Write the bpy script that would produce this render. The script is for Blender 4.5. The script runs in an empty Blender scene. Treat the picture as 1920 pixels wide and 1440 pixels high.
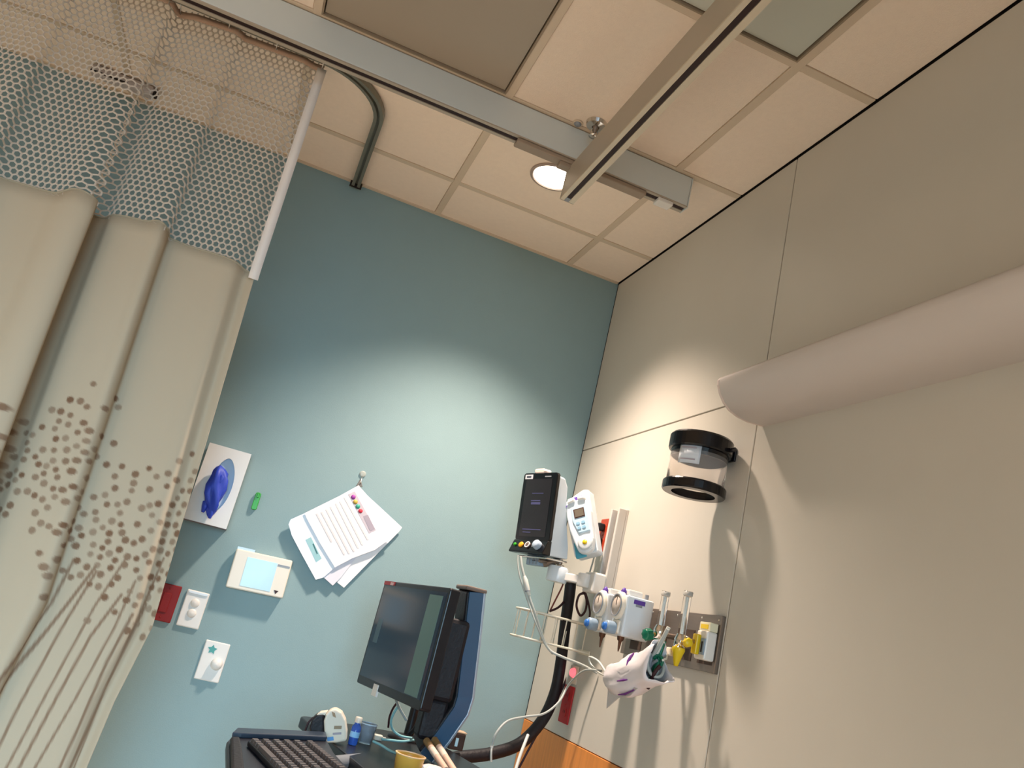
import bpy, math, random
from mathutils import Vector, Matrix
random.seed(7)
S = bpy.context.scene
COL = S.collection
PI = math.pi
V = Vector
H = 2.74                      # ceiling height; world: x=0 service wall, y=0 teal wall, room at x<0, y<0

# ------------------------------------------------------------------ camera, world, lights, exposure
cd = bpy.data.cameras.new('camera'); cam = bpy.data.objects.new('camera', cd); COL.objects.link(cam)
cd.sensor_width = 36.0; cd.lens = 28.5327; cd.clip_start = 0.02
rows = [(0.9159595, -0.3283928, 0.2306000), (0.3070533, 0.2036300, -0.9296521), (0.2583340, 0.9223302, 0.2873510)]
r_, d_, f_ = [V(r) for r in rows]
M = Matrix((r_, -d_, -f_)).transposed().to_4x4(); M.translation = V((-1.22048, -3.06251, 1.19419))
cam.matrix_world = M
S.camera = cam
w = bpy.data.worlds.new('world'); S.world = w; w.use_nodes = True
w.node_tree.nodes['Background'].inputs[0].default_value = (0.55, 0.75, 1.0, 1)
w.node_tree.nodes['Background'].inputs[1].default_value = 1.0
S.view_settings.view_transform = 'Standard'; S.view_settings.look = 'None'
S.view_settings.gamma = 1.0; S.view_settings.use_curve_mapping = False
S.view_settings.exposure = 0.08

def lamp(name, kind, loc, energy, color, rot=(0, 0, 0), **kw):
    l = bpy.data.lights.new(name, kind); l.energy = energy; l.color = color
    for k, v in kw.items(): setattr(l, k, v)
    o = bpy.data.objects.new(name, l); COL.objects.link(o); o.location = loc; o.rotation_euler = rot
    return o
# warm recessed downlight over the corner (the lamp in the picture)
lamp('downlight_lamp', 'SPOT', (-0.565, -0.60, 2.715), 222.0, (1.0, 0.82, 0.69), spot_size=math.radians(104), spot_blend=1.0, shadow_soft_size=0.055)
# cool fill added at the unseen opposite window, narrowed and tilted toward the lower wall
lamp('window_fill', 'AREA', (-2.0, -5.93, 1.45), 30.0, (0.46, 0.78, 1.0), rot=(math.radians(76), 0, 0), shape='RECTANGLE', size=2.6, size_y=1.4, spread=math.radians(56))
# unseen warm spots added to bounce light up to the ceiling
for k, (x, y) in enumerate(((-3.3, -0.55), (-3.2, -4.9), (-3.9, -3.2))):
    lamp('bounce_fill', 'SPOT', (x, y, 2.70), 250.0, (1.0, 0.86, 0.75), spot_size=math.radians(104), spot_blend=1.0, shadow_soft_size=0.07)

# ------------------------------------------------------------------ materials
def lin(h):
    c = [int(h[i:i + 2], 16) / 255 for i in (0, 2, 4)]
    return tuple(x / 12.92 if x <= .04045 else ((x + .055) / 1.055) ** 2.4 for x in c) + (1,)
MATS = {}
def mat(name, col, rough=.5, metal=0, noise=.06, scale=12, bump=0, bscale=200, emit=0, trans=0, ior=1.45, coat=0, alpha=1, stretch=None):
    if name in MATS: return MATS[name]
    m = bpy.data.materials.new(name); m.use_nodes = True; nt = m.node_tree; b = nt.nodes['Principled BSDF']
    c = lin(col)
    tc = nt.nodes.new('ShaderNodeTexCoord')
    src = tc.outputs['Object']
    if stretch:
        mp = nt.nodes.new('ShaderNodeMapping'); mp.inputs['Scale'].default_value = stretch
        nt.links.new(src, mp.inputs['Vector']); src = mp.outputs['Vector']
    if noise:
        n = nt.nodes.new('ShaderNodeTexNoise'); n.inputs['Scale'].default_value = scale; n.inputs['Detail'].default_value = 4
        nt.links.new(src, n.inputs['Vector'])
        mx = nt.nodes.new('ShaderNodeMix'); mx.data_type = 'RGBA'
        mx.inputs[6].default_value = tuple(x * (1 - noise) for x in c[:3]) + (1,)
        mx.inputs[7].default_value = tuple(min(1, x * (1 + noise)) for x in c[:3]) + (1,)
        nt.links.new(n.outputs['Fac'], mx.inputs[0]); nt.links.new(mx.outputs[2], b.inputs['Base Color'])
    else:
        b.inputs['Base Color'].default_value = c
    b.inputs['Roughness'].default_value = rough; b.inputs['Metallic'].default_value = metal
    b.inputs['IOR'].default_value = ior
    if trans: b.inputs['Transmission Weight'].default_value = trans
    if coat: b.inputs['Coat Weight'].default_value = coat
    if alpha < 1: b.inputs['Alpha'].default_value = alpha
    if emit:
        b.inputs['Emission Color'].default_value = c; b.inputs['Emission Strength'].default_value = emit
    if bump:
        n2 = nt.nodes.new('ShaderNodeTexNoise'); n2.inputs['Scale'].default_value = bscale
        nt.links.new(src, n2.inputs['Vector'])
        bp = nt.nodes.new('ShaderNodeBump'); bp.inputs['Strength'].default_value = bump; bp.inputs['Distance'].default_value = .002
        nt.links.new(n2.outputs['Fac'], bp.inputs['Height']); nt.links.new(bp.outputs['Normal'], b.inputs['Normal'])
    MATS[name] = m
    return m
teal = mat('teal_paint', '8AA3A6', .75, noise=.03, bump=.15, bscale=260)
beige = mat('beige_laminate', 'CCC6BA', .45, noise=.03, scale=5)
plain = mat('off_white_paint', 'CFC8BA', .8, noise=.03)
tilem = mat('ceiling_tile', 'F7E3CF', .9, noise=.04, scale=60, bump=.4, bscale=350)
teem = mat('ceiling_tee', 'D8C4AC', .5, noise=.02)
dark = mat('dark_gap', '2A221C', .9, noise=.1)
floorm = mat('vinyl_floor', 'E8DCCA', .6, noise=.1, scale=3)
wood = mat('wood_veneer', 'DC8C42', .4, noise=.25, scale=6, stretch=(1, 14, 1.2))
alu = mat('grey_rail', 'D4DAD8', .42, metal=.0, noise=.03)
alu2 = mat('taupe_rail', 'B3A695', .42, metal=.0, noise=.03)
slotm = mat('rail_slot', '2A1512', .6, noise=.2)
white = mat('white_plastic', 'E6E1DA', .35, noise=.02)
cream = mat('cream_plastic', 'E8DDCB', .35, noise=.02)
coolw = mat('cool_white_plastic', 'DCE4EA', .3, noise=.02)
black = mat('black_plastic', '16151A', .35, noise=.15)
gloss = mat('glossy_black', '09080C', .22, noise=.1)
softblack = mat('black_rubber', '1A1418', .55, noise=.3, scale=60, bump=.5, bscale=120)
steel = mat('brushed_steel', '8E8176', .38, metal=.75, noise=.12, scale=8, stretch=(1, 1, 20))
chrome = mat('chrome', 'D5D2CC', .15, metal=1, noise=.02)
red = mat('red_plastic', '86100C', .5, noise=.1)
brightred = mat('bright_red_plastic', 'B4100C', .5, noise=.1)
orangered = mat('orange_red_plastic', 'B8452C', .4, noise=.05)
green = mat('green_plastic', '2C9A1E', .35, noise=.1)
dkgreen = mat('dark_green_plastic', '0B6B50', .35, noise=.15)
yellow = mat('yellow_plastic', 'E8C51E', .35, noise=.06)
blue = mat('blue_plastic', '2F6FC0', .3, noise=.05)
glove = mat('blue_nitrile', '2C46B8', .5, noise=.15, scale=30)
purple = mat('purple_print', '5B3A9A', .5, noise=.05)
clear = mat('clear_plastic', 'FFFFFF', .06, noise=0, trans=1, ior=1.15)
grey = mat('grey_plastic', '8C9096', .4, noise=.05)
bluegrey = mat('blue_grey_plastic', '8FA3B4', .4, noise=.05)
cablegrey = mat('grey_cable', 'B4B8B2', .45, noise=.05)
cablewhite = mat('white_cable', 'D8D8D0', .45, noise=.05)
cabledark = mat('dark_cable', '35141A', .5, noise=.1)
paper = mat('paper_white', 'F0EEF0', .7, noise=.02)
ink = mat('grey_print', 'A9A0A8', .7, noise=.05)
lens_on = mat('lit_lens', 'FFF3E2', .4, noise=0, emit=9)
lens_off = mat('milky_lens', 'C9CBBE', .35, noise=.04, scale=3)
lens_brown = mat('aged_lens', 'A89A88', .35, noise=.06, scale=2)
lcd = mat('pale_touchscreen', 'A6C2D2', .2, noise=.25, scale=7, emit=.22)  # pale blue screen colour with a weak glow added
scr = mat('monitor_screen', '1A2436', .16, noise=.1, scale=4, emit=.12)
scr_bar = mat('monitor_sidebar', '55706A', .3, noise=.05, emit=.10)
fab = None

# ------------------------------------------------------------------ geometry helpers
ORG = {}
class MB:
    def __init__(s): s.v = []; s.f = []; s.sm = []
    def add(s, vs, fs, smooth=False):
        n = len(s.v); s.v += [V(p) for p in vs]; s.f += [tuple(i + n for i in f) for f in fs]; s.sm += [smooth] * len(fs); return s
    def box(s, a, b, fr=None):
        x0, y0, z0 = a; x1, y1, z1 = b
        vs = [(x, y, z) for z in (min(z0, z1), max(z0, z1)) for y in (min(y0, y1), max(y0, y1)) for x in (min(x0, x1), max(x0, x1))]
        if fr: vs = [fr(*p) for p in vs]
        return s.add(vs, [(0, 2, 3, 1), (4, 5, 7, 6), (0, 1, 5, 4), (2, 6, 7, 3), (0, 4, 6, 2), (1, 3, 7, 5)])
    def prism(s, pts, d):                      # closed polygon of 3D points extruded by vector d
        n = len(pts); d = V(d); a = [V(p) for p in pts]; vs = a + [p + d for p in a]
        fs = [tuple(range(n))[::-1], tuple(range(n, 2 * n))] + [(i, (i + 1) % n, n + (i + 1) % n, n + i) for i in range(n)]
        return s.add(vs, fs)
    def tube(s, path, r, seg=8, cap=True, closed=False):
        path = [V(p) for p in path]; n = len(path); rr = r if isinstance(r, (list, tuple)) else [r] * n
        t0 = (path[1] - path[0]).normalized(); up = V((0, 0, 1)) if abs(t0.z) < .9 else V((1, 0, 0))
        nrm = (up - t0 * up.dot(t0)).normalized(); vs = []
        for i, p in enumerate(path):
            a = path[i - 1] if (i > 0 or closed) else p; b = path[(i + 1) % n] if (i < n - 1 or closed) else p
            t = (b - a).normalized(); nrm = (nrm - t * nrm.dot(t)).normalized(); bn = t.cross(nrm)
            for k in range(seg):
                an = 2 * PI * k / seg; vs.append(p + (nrm * math.cos(an) + bn * math.sin(an)) * rr[i])
        fs = []
        for i in range(n if closed else n - 1):
            j = (i + 1) % n
            fs += [(i * seg + k, i * seg + (k + 1) % seg, j * seg + (k + 1) % seg, j * seg + k) for k in range(seg)]
        s.add(vs, fs, True)
        if cap and not closed:
            s.add(vs[:seg], [tuple(range(seg))[::-1]]); s.add(vs[-seg:], [tuple(range(seg))])
        return s
    def lathe(s, prof, org, ax, seg=28, ref=None, sq=1.0):   # prof: (radius, height along ax)
        ax = V(ax).normalized(); u = V(ref) if ref else (V((0, 0, 1)) if abs(ax.z) < .9 else V((1, 0, 0)))
        u = (u - ax * u.dot(ax)).normalized(); w_ = ax.cross(u); o = V(org); vs = []
        for (r, h) in prof:
            for k in range(seg):
                an = 2 * PI * k / seg; vs.append(o + ax * h + u * (math.cos(an) * r) + w_ * (math.sin(an) * r * sq))
        fs = []
        for i in range(len(prof) - 1):
            fs += [(i * seg + k, i * seg + (k + 1) % seg, (i + 1) * seg + (k + 1) % seg, (i + 1) * seg + k) for k in range(seg)]
        s.add(vs, fs, True)
        if prof[0][0] > 1e-5: s.add(vs[:seg], [tuple(range(seg))[::-1]])
        if prof[-1][0] > 1e-5: s.add(vs[-seg:], [tuple(range(seg))])
        return s
    def ring(s, prof, org, ax, seg=40):                       # closed profile revolved
        ax = V(ax).normalized(); u = V((0, 0, 1)) if abs(ax.z) < .9 else V((1, 0, 0))
        u = (u - ax * u.dot(ax)).normalized(); w_ = ax.cross(u); o = V(org); vs = []; m = len(prof)
        for k in range(seg):
            an = 2 * PI * k / seg
            for (r, h) in prof: vs.append(o + ax * h + (u * math.cos(an) + w_ * math.sin(an)) * r)
        fs = [(k * m + i, k * m + (i + 1) % m, ((k + 1) % seg) * m + (i + 1) % m, ((k + 1) % seg) * m + i) for k in range(seg) for i in range(m)]
        return s.add(vs, fs, False)
    def build(s, name, m, parent=None, bevel=0, seg=2, loc=None, smooth=None):
        me = bpy.data.meshes.new(name)
        org = V(loc) if loc is not None else (ORG.get(parent.name, V((0, 0, 0))) if parent else V((0, 0, 0)))
        me.from_pydata([tuple(p - org) for p in s.v], [], s.f)
        import bmesh
        bm = bmesh.new(); bm.from_mesh(me); bmesh.ops.recalc_face_normals(bm, faces=bm.faces); bm.to_mesh(me); bm.free()
        me.polygons.foreach_set('use_smooth', s.sm if smooth is None else [smooth] * len(s.f))
        me.materials.append(m)
        o = bpy.data.objects.new(name, me); COL.objects.link(o)
        if parent: o.parent = parent
        else: o.location = org
        ORG[o.name] = org
        if bevel:
            bv = o.modifiers.new('bevel', 'BEVEL'); bv.width = bevel; bv.segments = seg; bv.limit_method = 'ANGLE'
        return o
def tag(o, label, cat, group=None):
    o['label'] = label; o['category'] = cat
    if group: o['group'] = group
    return o
def thing(name, label, cat, loc, group=None):
    o = bpy.data.objects.new(name, None); COL.objects.link(o); o.location = loc; o.empty_display_size = .05
    ORG[o.name] = V(loc)
    return tag(o, label, cat, group)
def struct(o): o['kind'] = 'structure'; return o
def frame(c, n, r):
    c = V(c); n = V(n).normalized(); r = V(r); r = (r - n * r.dot(n)).normalized(); u = n.cross(r)
    if u.z < 0: u = -u
    return lambda a, b, k=0: c + r * a + u * b + n * k
def spline(pts, n=8):
    P = [V(p) for p in pts]; P = [P[0] * 2 - P[1]] + P + [P[-1] * 2 - P[-2]]; out = []
    for i in range(1, len(P) - 2):
        for k in range(n):
            t = k / n; a, b, c, d = P[i - 1:i + 3]
            out.append(.5 * ((2 * b) + (c - a) * t + (2 * a - 5 * b + 4 * c - d) * t * t + (3 * b - a - 3 * c + d) * t ** 3))
    return out + [P[-2]]
def rrect(w_, h, r, k=5):
    o = []
    for cx, cy, a0 in ((w_ / 2 - r, h / 2 - r, 0), (-w_ / 2 + r, h / 2 - r, 90), (-w_ / 2 + r, -h / 2 + r, 180), (w_ / 2 - r, -h / 2 + r, 270)):
        for i in range(k + 1):
            a = math.radians(a0 + 90 * i / k); o.append((cx + r * math.cos(a), cy + r * math.sin(a)))
    return o

# ------------------------------------------------------------------ room shell
X0, Y0 = -4.6, -6.0
struct(MB().box((X0 - .1, Y0 - .1, -.1), (.15, .15, 0)).build('floor', floorm))
struct(MB().box((X0, 0, 0), (0.0, .12, H + .12)).build('wall_back', teal))
struct(MB().box((X0 - .12, Y0, 0), (X0, .12, H + .12)).build('wall_left', plain))
wf = MB()
wf.box((X0, Y0 - .12, 0), (-3.4, Y0, H + .12)).box((-.6, Y0 - .12, 0), (.12, Y0, H + .12)).box((-3.4, Y0 - .12, 0), (-.6, Y0, .75)).box((-3.4, Y0 - .12, 2.35), (-.6, Y0, H + .12))
struct(wf.build('wall_front', plain))
wn = MB()
for a, b in (((-3.4, Y0 - .1, .75), (-3.34, Y0 - .04, 2.35)), ((-.66, Y0 - .1, .75), (-.6, Y0 - .04, 2.35)), ((-3.34, Y0 - .1, .75), (-.66, Y0 - .04, .81)), ((-3.34, Y0 - .1, 2.29), (-.66, Y0 - .04, 2.35)), ((-2.03, Y0 - .1, .81), (-1.97, Y0 - .04, 2.29))): wn.box(a, b)
struct(wn.build('window_1', white))
# service wall: carcass with separate laminate panels, recessed joints
wr = struct(MB().box((.016, Y0, 0), (.14, .12, H + .12)).build('wall_right', dark))
g = .0022
for (ya, yb) in ((-.004, -1.2135), (-1.2135, -2.43), (-2.43, -3.65), (-3.65, -4.87), (-4.87, -6.0)):
    MB().box((0, ya - g, 1.9696 + g), (.016, yb + g, H - .0015)).build('panel', beige, wr, .0012, 1)
    MB().box((0, ya - g, .912 + g), (.016, yb + g, 1.9696 - g)).build('panel', beige, wr, .0012, 1)
    o = MB().box((-.004, ya - g, .10), (.016, yb + g, .912)).build('panel', wood, wr, .0012, 1); o['label'] = 'orange brown wood veneer panel'
struct(MB().box((-.012, Y0, 0), (.016, -.004, .095)).build('baseboard_right', mat('dark_base', '4A4038', .6)))
struct(MB().box((X0, -.012, 0), (-.02, 0, .095)).build('baseboard_back', MATS['dark_base']))
# ceiling: slab, runners, tiles
ce = struct(MB().box((X0, Y0, H + .05), (.14, .12, H + .12)).build('ceiling', dark))
GX = [-.246 - .607 * i for i in range(8)]; GY = [-.307 - .61 * i for i in range(10)]
xe = [-.006] + [x for x in GX if x > X0 + .05] + [X0]; ye = [0] + [y for y in GY if y > Y0 + .05] + [Y0]
T = .0125
TROF = {(2, 2): 1, (2, 3): 1, (1, 3): 2, (1, 4): 2}
for i in range(len(xe) - 1):
    for j in range(len(ye) - 1):
        if (i, j) in TROF: continue
        x0, x1, y0, y1 = xe[i + 1] + T - .002, xe[i] - (T if i else -.004), ye[j + 1] + T, ye[j] - (T if j else .012) 
        if (i, j) == (1, 1):                   # tile with the hole for the downlight
            N = 32; cx, cy, rr = -.565, -.598, .079; m = MB(); a = []; b = []
            for k in range(N):
                an = 2 * PI * k / N; c_, s_ = math.cos(an), math.sin(an)
                tx = ((x1 if c_ > 0 else x0) - cx) / c_ if abs(c_) > 1e-6 else 1e9; ty = ((y1 if s_ > 0 else y0) - cy) / s_ if abs(s_) > 1e-6 else 1e9
                t = min(tx, ty); a.append((cx + rr * c_, cy + rr * s_)); b.append((cx + t * c_, cy + t * s_))
            for cxn, cyn in ((x0, y0), (x0, y1), (x1, y0), (x1, y1)):
                k = min(range(N), key=lambda k: (b[k][0] - cxn) ** 2 + (b[k][1] - cyn) ** 2); b[k] = (cxn, cyn)
            for z, fl in ((H + .004, 0), (H + .020, 1)):
                vs = [(p[0], p[1], z) for p in a + b]; m.add(vs, [(k, (k + 1) % N, N + (k + 1) % N, N + k) for k in range(N)])
            m.add([(p[0], p[1], z) for z in (H + .004, H + .020) for p in a], [(k, (k + 1) % N, N + (k + 1) % N, N + k) for k in range(N)])
            m.build('tile', tilem, ce)
        else:
            MB().box((x0, y0, H + .004), (x1, y1, H + .020)).build('tile', tilem, ce, .003, 1)
for x in xe[1:-1]: MB().box((x - T, Y0, H + .0005), (x + T, -.012, H + .03)).build('runner', teem, ce, .001, 1)
for y in ye[1:-1]: MB().box((X0, y - T, H + .0012), (-.006, y + T, H + .029)).build('cross_runner', teem, ce, .001, 1)
struct(MB().box((X0, -.016, H - .001), (-.006, 0, H + .03)).build('trim_1', teem))
# troffers
def troffer(x0, x1, y0, y1, lens, label):
    t = thing('ceiling_troffer', label, 'ceiling light', ((x0 + x1) / 2, (y0 + y1) / 2, H + .004))
    m = MB(); e = .005
    m.box((x0, y0, H - .002), (x0 + e, y1, H + .045)).box((x1 - e, y0, H - .002), (x1, y1, H + .045)).box((x0 + e, y0, H - .002), (x1 - e, y0 + e, H + .045)).box((x0 + e, y1 - e, H - .002), (x1 - e, y1, H + .045))
    m.build('frame', mat('troffer_frame', '96846E', .5), t)
    MB().box((x0 + e + .003, y0 + e + .003, H + .006), (x1 - e - .003, y1 - e - .003, H + .010)).build('lens', lens, t)
    return t
troffer(-1.46 + T, -.853 - T, -2.137 + T, -.917 - T, lens_brown, 'unlit ceiling light with a brownish flat lens above the grey rail')
troffer(-.853 + T, -.246 - T, -2.747 + T, -1.527 - T, lens_off, 'unlit ceiling light with a pale grey-green lens beside the slotted rail')

# ------------------------------------------------------------------ patient lift rails
RZ = 2.628
t = thing('lift_rail', 'long grey ceiling lift rail fixed across the ceiling above the curtain', 'lift rail', (-1.6, -.90, H))
MB().box((-4.3, -.918, RZ + .004), (-.187, -.872, H - .001)).build('beam', alu, t, .003)
MB().box((-4.3, -.918, RZ), (-.187, -.906, RZ + .004)).box((-4.3, -.886, RZ), (-.187, -.872, RZ + .004)).build('bottom_lip', alu2, t)
MB().box((-4.29, -.9035, RZ + .001), (-.19, -.8885, RZ + .0035)).build('slot', slotm, t)
MB().box((-.1865, -.919, RZ - .001), (-.1835, -.871, H - .001)).build('end_cap', alu, t, .001, 1)
MB().box((-.29, -.915, RZ - .014), (-.235, -.876, RZ)).build('end_stop', white, t, .003)
t = thing('traverse_rail', 'long ceiling lift rail with a dark slot hanging crosswise under the grey rail', 'lift rail', (-.58, -2.6, 2.5))
MB().box((-.603, -5.6, 2.505), (-.557, -.884, 2.612)).build('beam', alu2, t, .003)
MB().box((-.603, -5.6, 2.5), (-.590, -.884, 2.505)).box((-.574, -5.6, 2.5), (-.557, -.884, 2.505)).build('bottom_lip', mat('pale_lip', 'D2C6B0', .4), t)
MB().box((-.5885, -5.59, 2.501), (-.5755, -.905, 2.504)).build('slot', slotm, t)
MB().box((-.604, -.884, 2.499), (-.556, -.881, 2.613)).build('end_cap', alu2, t, .001, 1)
MB().box((-.5895, -.905, 2.4995), (-.5745, -.884, 2.506)).build('end_stop', grey, t)
tr = MB().box((-.79, -.916, RZ - .016), (-.335, -.876, RZ - .001)).build('trolley', mat('taupe_trolley', '9C8A78', .45), t, .004)
MB().box((-.64, -.912, RZ - .03), (-.52, -.88, RZ - .016)).build('hanger', MATS['taupe_trolley'], tr, .003)

# ------------------------------------------------------------------ downlight, sprinkler, small ceiling items
t = thing('recessed_downlight', 'lit round recessed ceiling light glowing warm white', 'ceiling light', (-.565, -.598, H))
MB().ring([(.0755, -.003), (.085, -.002), (.086, 0.0035), (.0755, .0035)], (-.565, -.598, H), (0, 0, 1)).build('trim_ring', mat('ring_grey', 'A89488', .4), t)
MB().ring([(.0735, .0), (.0775, .0), (.0775, .03), (.0735, .03)], (-.565, -.598, H), (0, 0, 1)).build('reflector', white, t)
MB().lathe([(.0, .006), (.073, .006), (.073, .010), (0, .010)], (-.565, -.598, H), (0, 0, 1)).build('lens', lens_on, t)
sp = (-.572, -.972, H)
t = thing('fire_sprinkler', 'small chrome fire sprinkler on the ceiling beside the slotted rail', 'sprinkler', sp)
MB().ring([(.012, .003), (.034, .003), (.030, -.008), (.012, -.012)], sp, (0, 0, 1)).build('escutcheon', chrome, t)
MB().lathe([(.010, .003), (.010, -.02), (.006, -.024), (.004, -.04)], sp, (0, 0, 1), 12).build('body', steel, t)
MB().lathe([(.003, -.04), (.015, -.042), (.016, -.045), (.003, -.046)], sp, (0, 0, 1), 14).build('deflector', chrome, t)
m = MB()
for s_ in (-1, 1): m.tube([V(sp) + V((s_ * .008, 0, -.018)), V(sp) + V((s_ * .012, 0, -.03)), V(sp) + V((s_ * .004, 0, -.041))], .002, 6)
m.build('yoke', chrome, t)
sp = (-.622, -.94, H)
t = thing('sensor_button', 'tiny grey ceiling button between the grey rail and the sprinkler', 'sensor', sp)
MB().lathe([(.012, .003), (.012, -.004), (.008, -.009), (0, -.010)], sp, (0, 0, 1), 16).build('dome', grey, t)
MB().ring([(.012, .003), (.016, .003), (.016, -.001), (.012, -.002)], sp, (0, 0, 1), 20).build('rim', teem, t)
t = thing('ceiling_bar_sensor', 'slim pale grey bar fitted to the ceiling seen through the curtain net', 'sensor', (-2.08, -.13, H))
MB().box((-2.19, -.155, H - .036), (-1.975, -.105, H)).build('housing', mat('pale_grey_plastic', 'BDB2AE', .5), t, .012, 3)
MB().box((-2.185, -.157, H - .034), (-2.06, -.1535, H - .028)).build('vent_slot', dark, t)
MB().box((-1.975, -.145, H - .03), (-1.962, -.115, H - .004)).build('end_latch', dark, t, .003)

# ------------------------------------------------------------------ curtain track
cy = -.745
trk = [(-4.4, cy), (-1.42, cy)] + [(-1.42 + .222 * math.sin(a), cy + .222 - .222 * math.cos(a)) for a in [math.radians(d) for d in range(10, 91, 8)]] + [(-1.198, -.02)]
t = thing('curtain_track', 'grey ceiling curtain track bending round to the teal wall', 'curtain track', (-1.3, -.5, H))
def sweep(m, off0, off1, z0, z1):
    L = []
    for i, p in enumerate(trk):
        a = trk[max(0, i - 1)]; b = trk[min(len(trk) - 1, i + 1)]; d = V((b[0] - a[0], b[1] - a[1])).normalized(); nn = V((d.y, -d.x))
        L.append([(p[0] + nn.x * off0, p[1] + nn.y * off0, z0), (p[0] + nn.x * off1, p[1] + nn.y * off1, z0), (p[0] + nn.x * off1, p[1] + nn.y * off1, z1), (p[0] + nn.x * off0, p[1] + nn.y * off0, z1)])
    vs = [q for l in L for q in l]; fs = [(i * 4 + k, i * 4 + (k + 1) % 4, (i + 1) * 4 + (k + 1) % 4, (i + 1) * 4 + k) for i in range(len(trk) - 1) for k in range(4)]
    m.add(vs, fs + [(0, 1, 2, 3), tuple(len(vs) - 4 + k for k in (3, 2, 1, 0))]); return m
tm = mat('grey_track', '7E7C70', .4, metal=.3)
sweep(MB(), -.017, .017, H - .008, H - .001).build('channel', tm, t)
sweep(sweep(MB(), -.017, -.005, H - .022, H - .008), .005, .017, H - .022, H - .008).build('lip', tm, t)
MB().box((-1.222, -.021, H - .026), (-1.174, -.0165, H - .001)).build('end_cap', MATS['dark_gap'], t)

# ------------------------------------------------------------------ privacy curtain
CXL = -2.95
def edge_x(z):
    K = [(.2, -1.385), (.65, -1.3715), (.81, -1.362), (1.0, -1.336), (1.26, -1.352), (1.48, -1.3625), (2.0, -1.392), (2.75, -1.41)]
    for (a, xa), (b, xb) in zip(K, K[1:]):
        if z <= b: return xa + (xb - xa) * (z - a) / (b - a)
    return K[-1][1]
FK = [(-.02, 0, 0), (0, 0, 0), (.028, 0, .014), (.06, 0, -.012), (.11, 0, -.004), (.17, 0, .010), (.225, 0, .022), (.245, -.004, .026), (.258, .008, -.008), (.270, .008, -.028), (.292, 0, -.020), (.34, 0, -.002), (.40, 0, .026),
      (.428, 0, .066), (.446, -.020, .064), (.457, -.008, .0), (.463, .032, -.036), (.473, .020, -.054), (.500, 0, -.044), (.55, 0, -.012), (.62, 0, .018), (.68, 0, .022), (.705, -.004, .004), (.715, .006, -.026), (.745, 0, -.034), (.80, 0, -.006), (.88, 0, .022), (.95, 0, .010), (.98, .006, -.022), (1.02, 0, -.030), (1.10, 0, .004), (1.20, 0, .026), (1.27, 0, -.02), (1.36, 0, -.02), (1.46, 0, .02), (1.56, 0, -.02), (1.8, 0, 0)]
def fold(s, z):                      # s: distance from the free edge along the track
    i = 1
    while i < len(FK) - 3 and s > FK[i + 1][0]: i += 1
    a, b, c, d = FK[i - 1:i + 3]; t_ = (s - b[0]) / (c[0] - b[0]); t_ = max(0, min(1, t_)); q = []
    for k in (1, 2):
        m0 = (c[k] - a[k]) / (c[0] - a[0]) * (c[0] - b[0]); m1 = (d[k] - b[k]) / (d[0] - b[0]) * (c[0] - b[0])
        q.append((2 * t_ ** 3 - 3 * t_ ** 2 + 1) * b[k] + (t_ ** 3 - 2 * t_ ** 2 + t_) * m0 + (-2 * t_ ** 3 + 3 * t_ ** 2) * c[k] + (t_ ** 3 - t_ ** 2) * m1)
    drop = min(1, max(0, (2.74 - z) / 1.6)); g_ = min(1, max(0, (2.76 - z) / .75)); ease = min(1, s / .07)
    amp = (.30 + .70 * g_) * (1 - .25 * max(0, 1.5 - z) / 1.2)
    wig = (.007 * math.sin(4.1 * z + 9 * s) + .012 * math.sin(s * 11 + 2.2 * z) * max(0, 1.6 - z)) * drop
    return q[0] * g_ + .012 * drop * math.sin(3 * s + 1 + z) * ease, q[1] * amp + wig * ease
def cpos(s, z):
    W_ = edge_x(2.75) - CXL; ex = edge_x(z)
    dx, dy = fold(s, z)
    return V((ex - s * (ex - CXL) / W_ + dx, cy + .03 + dy, z))
WID = edge_x(2.75) - CXL
hem_z = lambda s: 1.992 + .006 * math.sin(s * 22) + .035 * min(1, s / .25) + (.022 * math.exp(-((s - .49) / .03) ** 2)) + (.014 * math.exp(-((s - .28) / .02) ** 2)) - .02 * max(0, s - .5)
t = thing('privacy_curtain', 'beige hospital curtain with a net top and brown dot and stem print', 'curtain', (-2.1, cy, 2.7))
# printed fabric: fine grid, print stored as a point attribute
dots = []
def scatter(n, cx, cz, sx, sz, r0=.0085):
    k = 0
    for _ in range(n * 12):
        if k >= n: break
        x, z = random.gauss(cx, sx), random.gauss(cz, sz)
        if all((x - a) ** 2 + (z - b) ** 2 > .0195 ** 2 for a, b, _r, _c in dots):
            dots.append((x, z, r0 * random.uniform(.85, 1.1), random.uniform(.55, 1))); k += 1
scatter(44, -1.683, 1.375, .024, .050); scatter(16, -1.675, 1.37, .045, .085)
scatter(50, -1.515, 1.165, .050, .045); scatter(24, -1.50, 1.16, .070, .075)
scatter(46, -1.378, 1.205, .020, .085); scatter(9, -1.45, 1.32, .05, .06)
scatter(30, -1.80, 1.31, .040, .05); scatter(8, -1.92, 1.35, .05, .08); scatter(9, -1.60, 1.22, .05, .07)
stems = []
def stem(pts, w_): stems.append((pts, w_))
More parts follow.
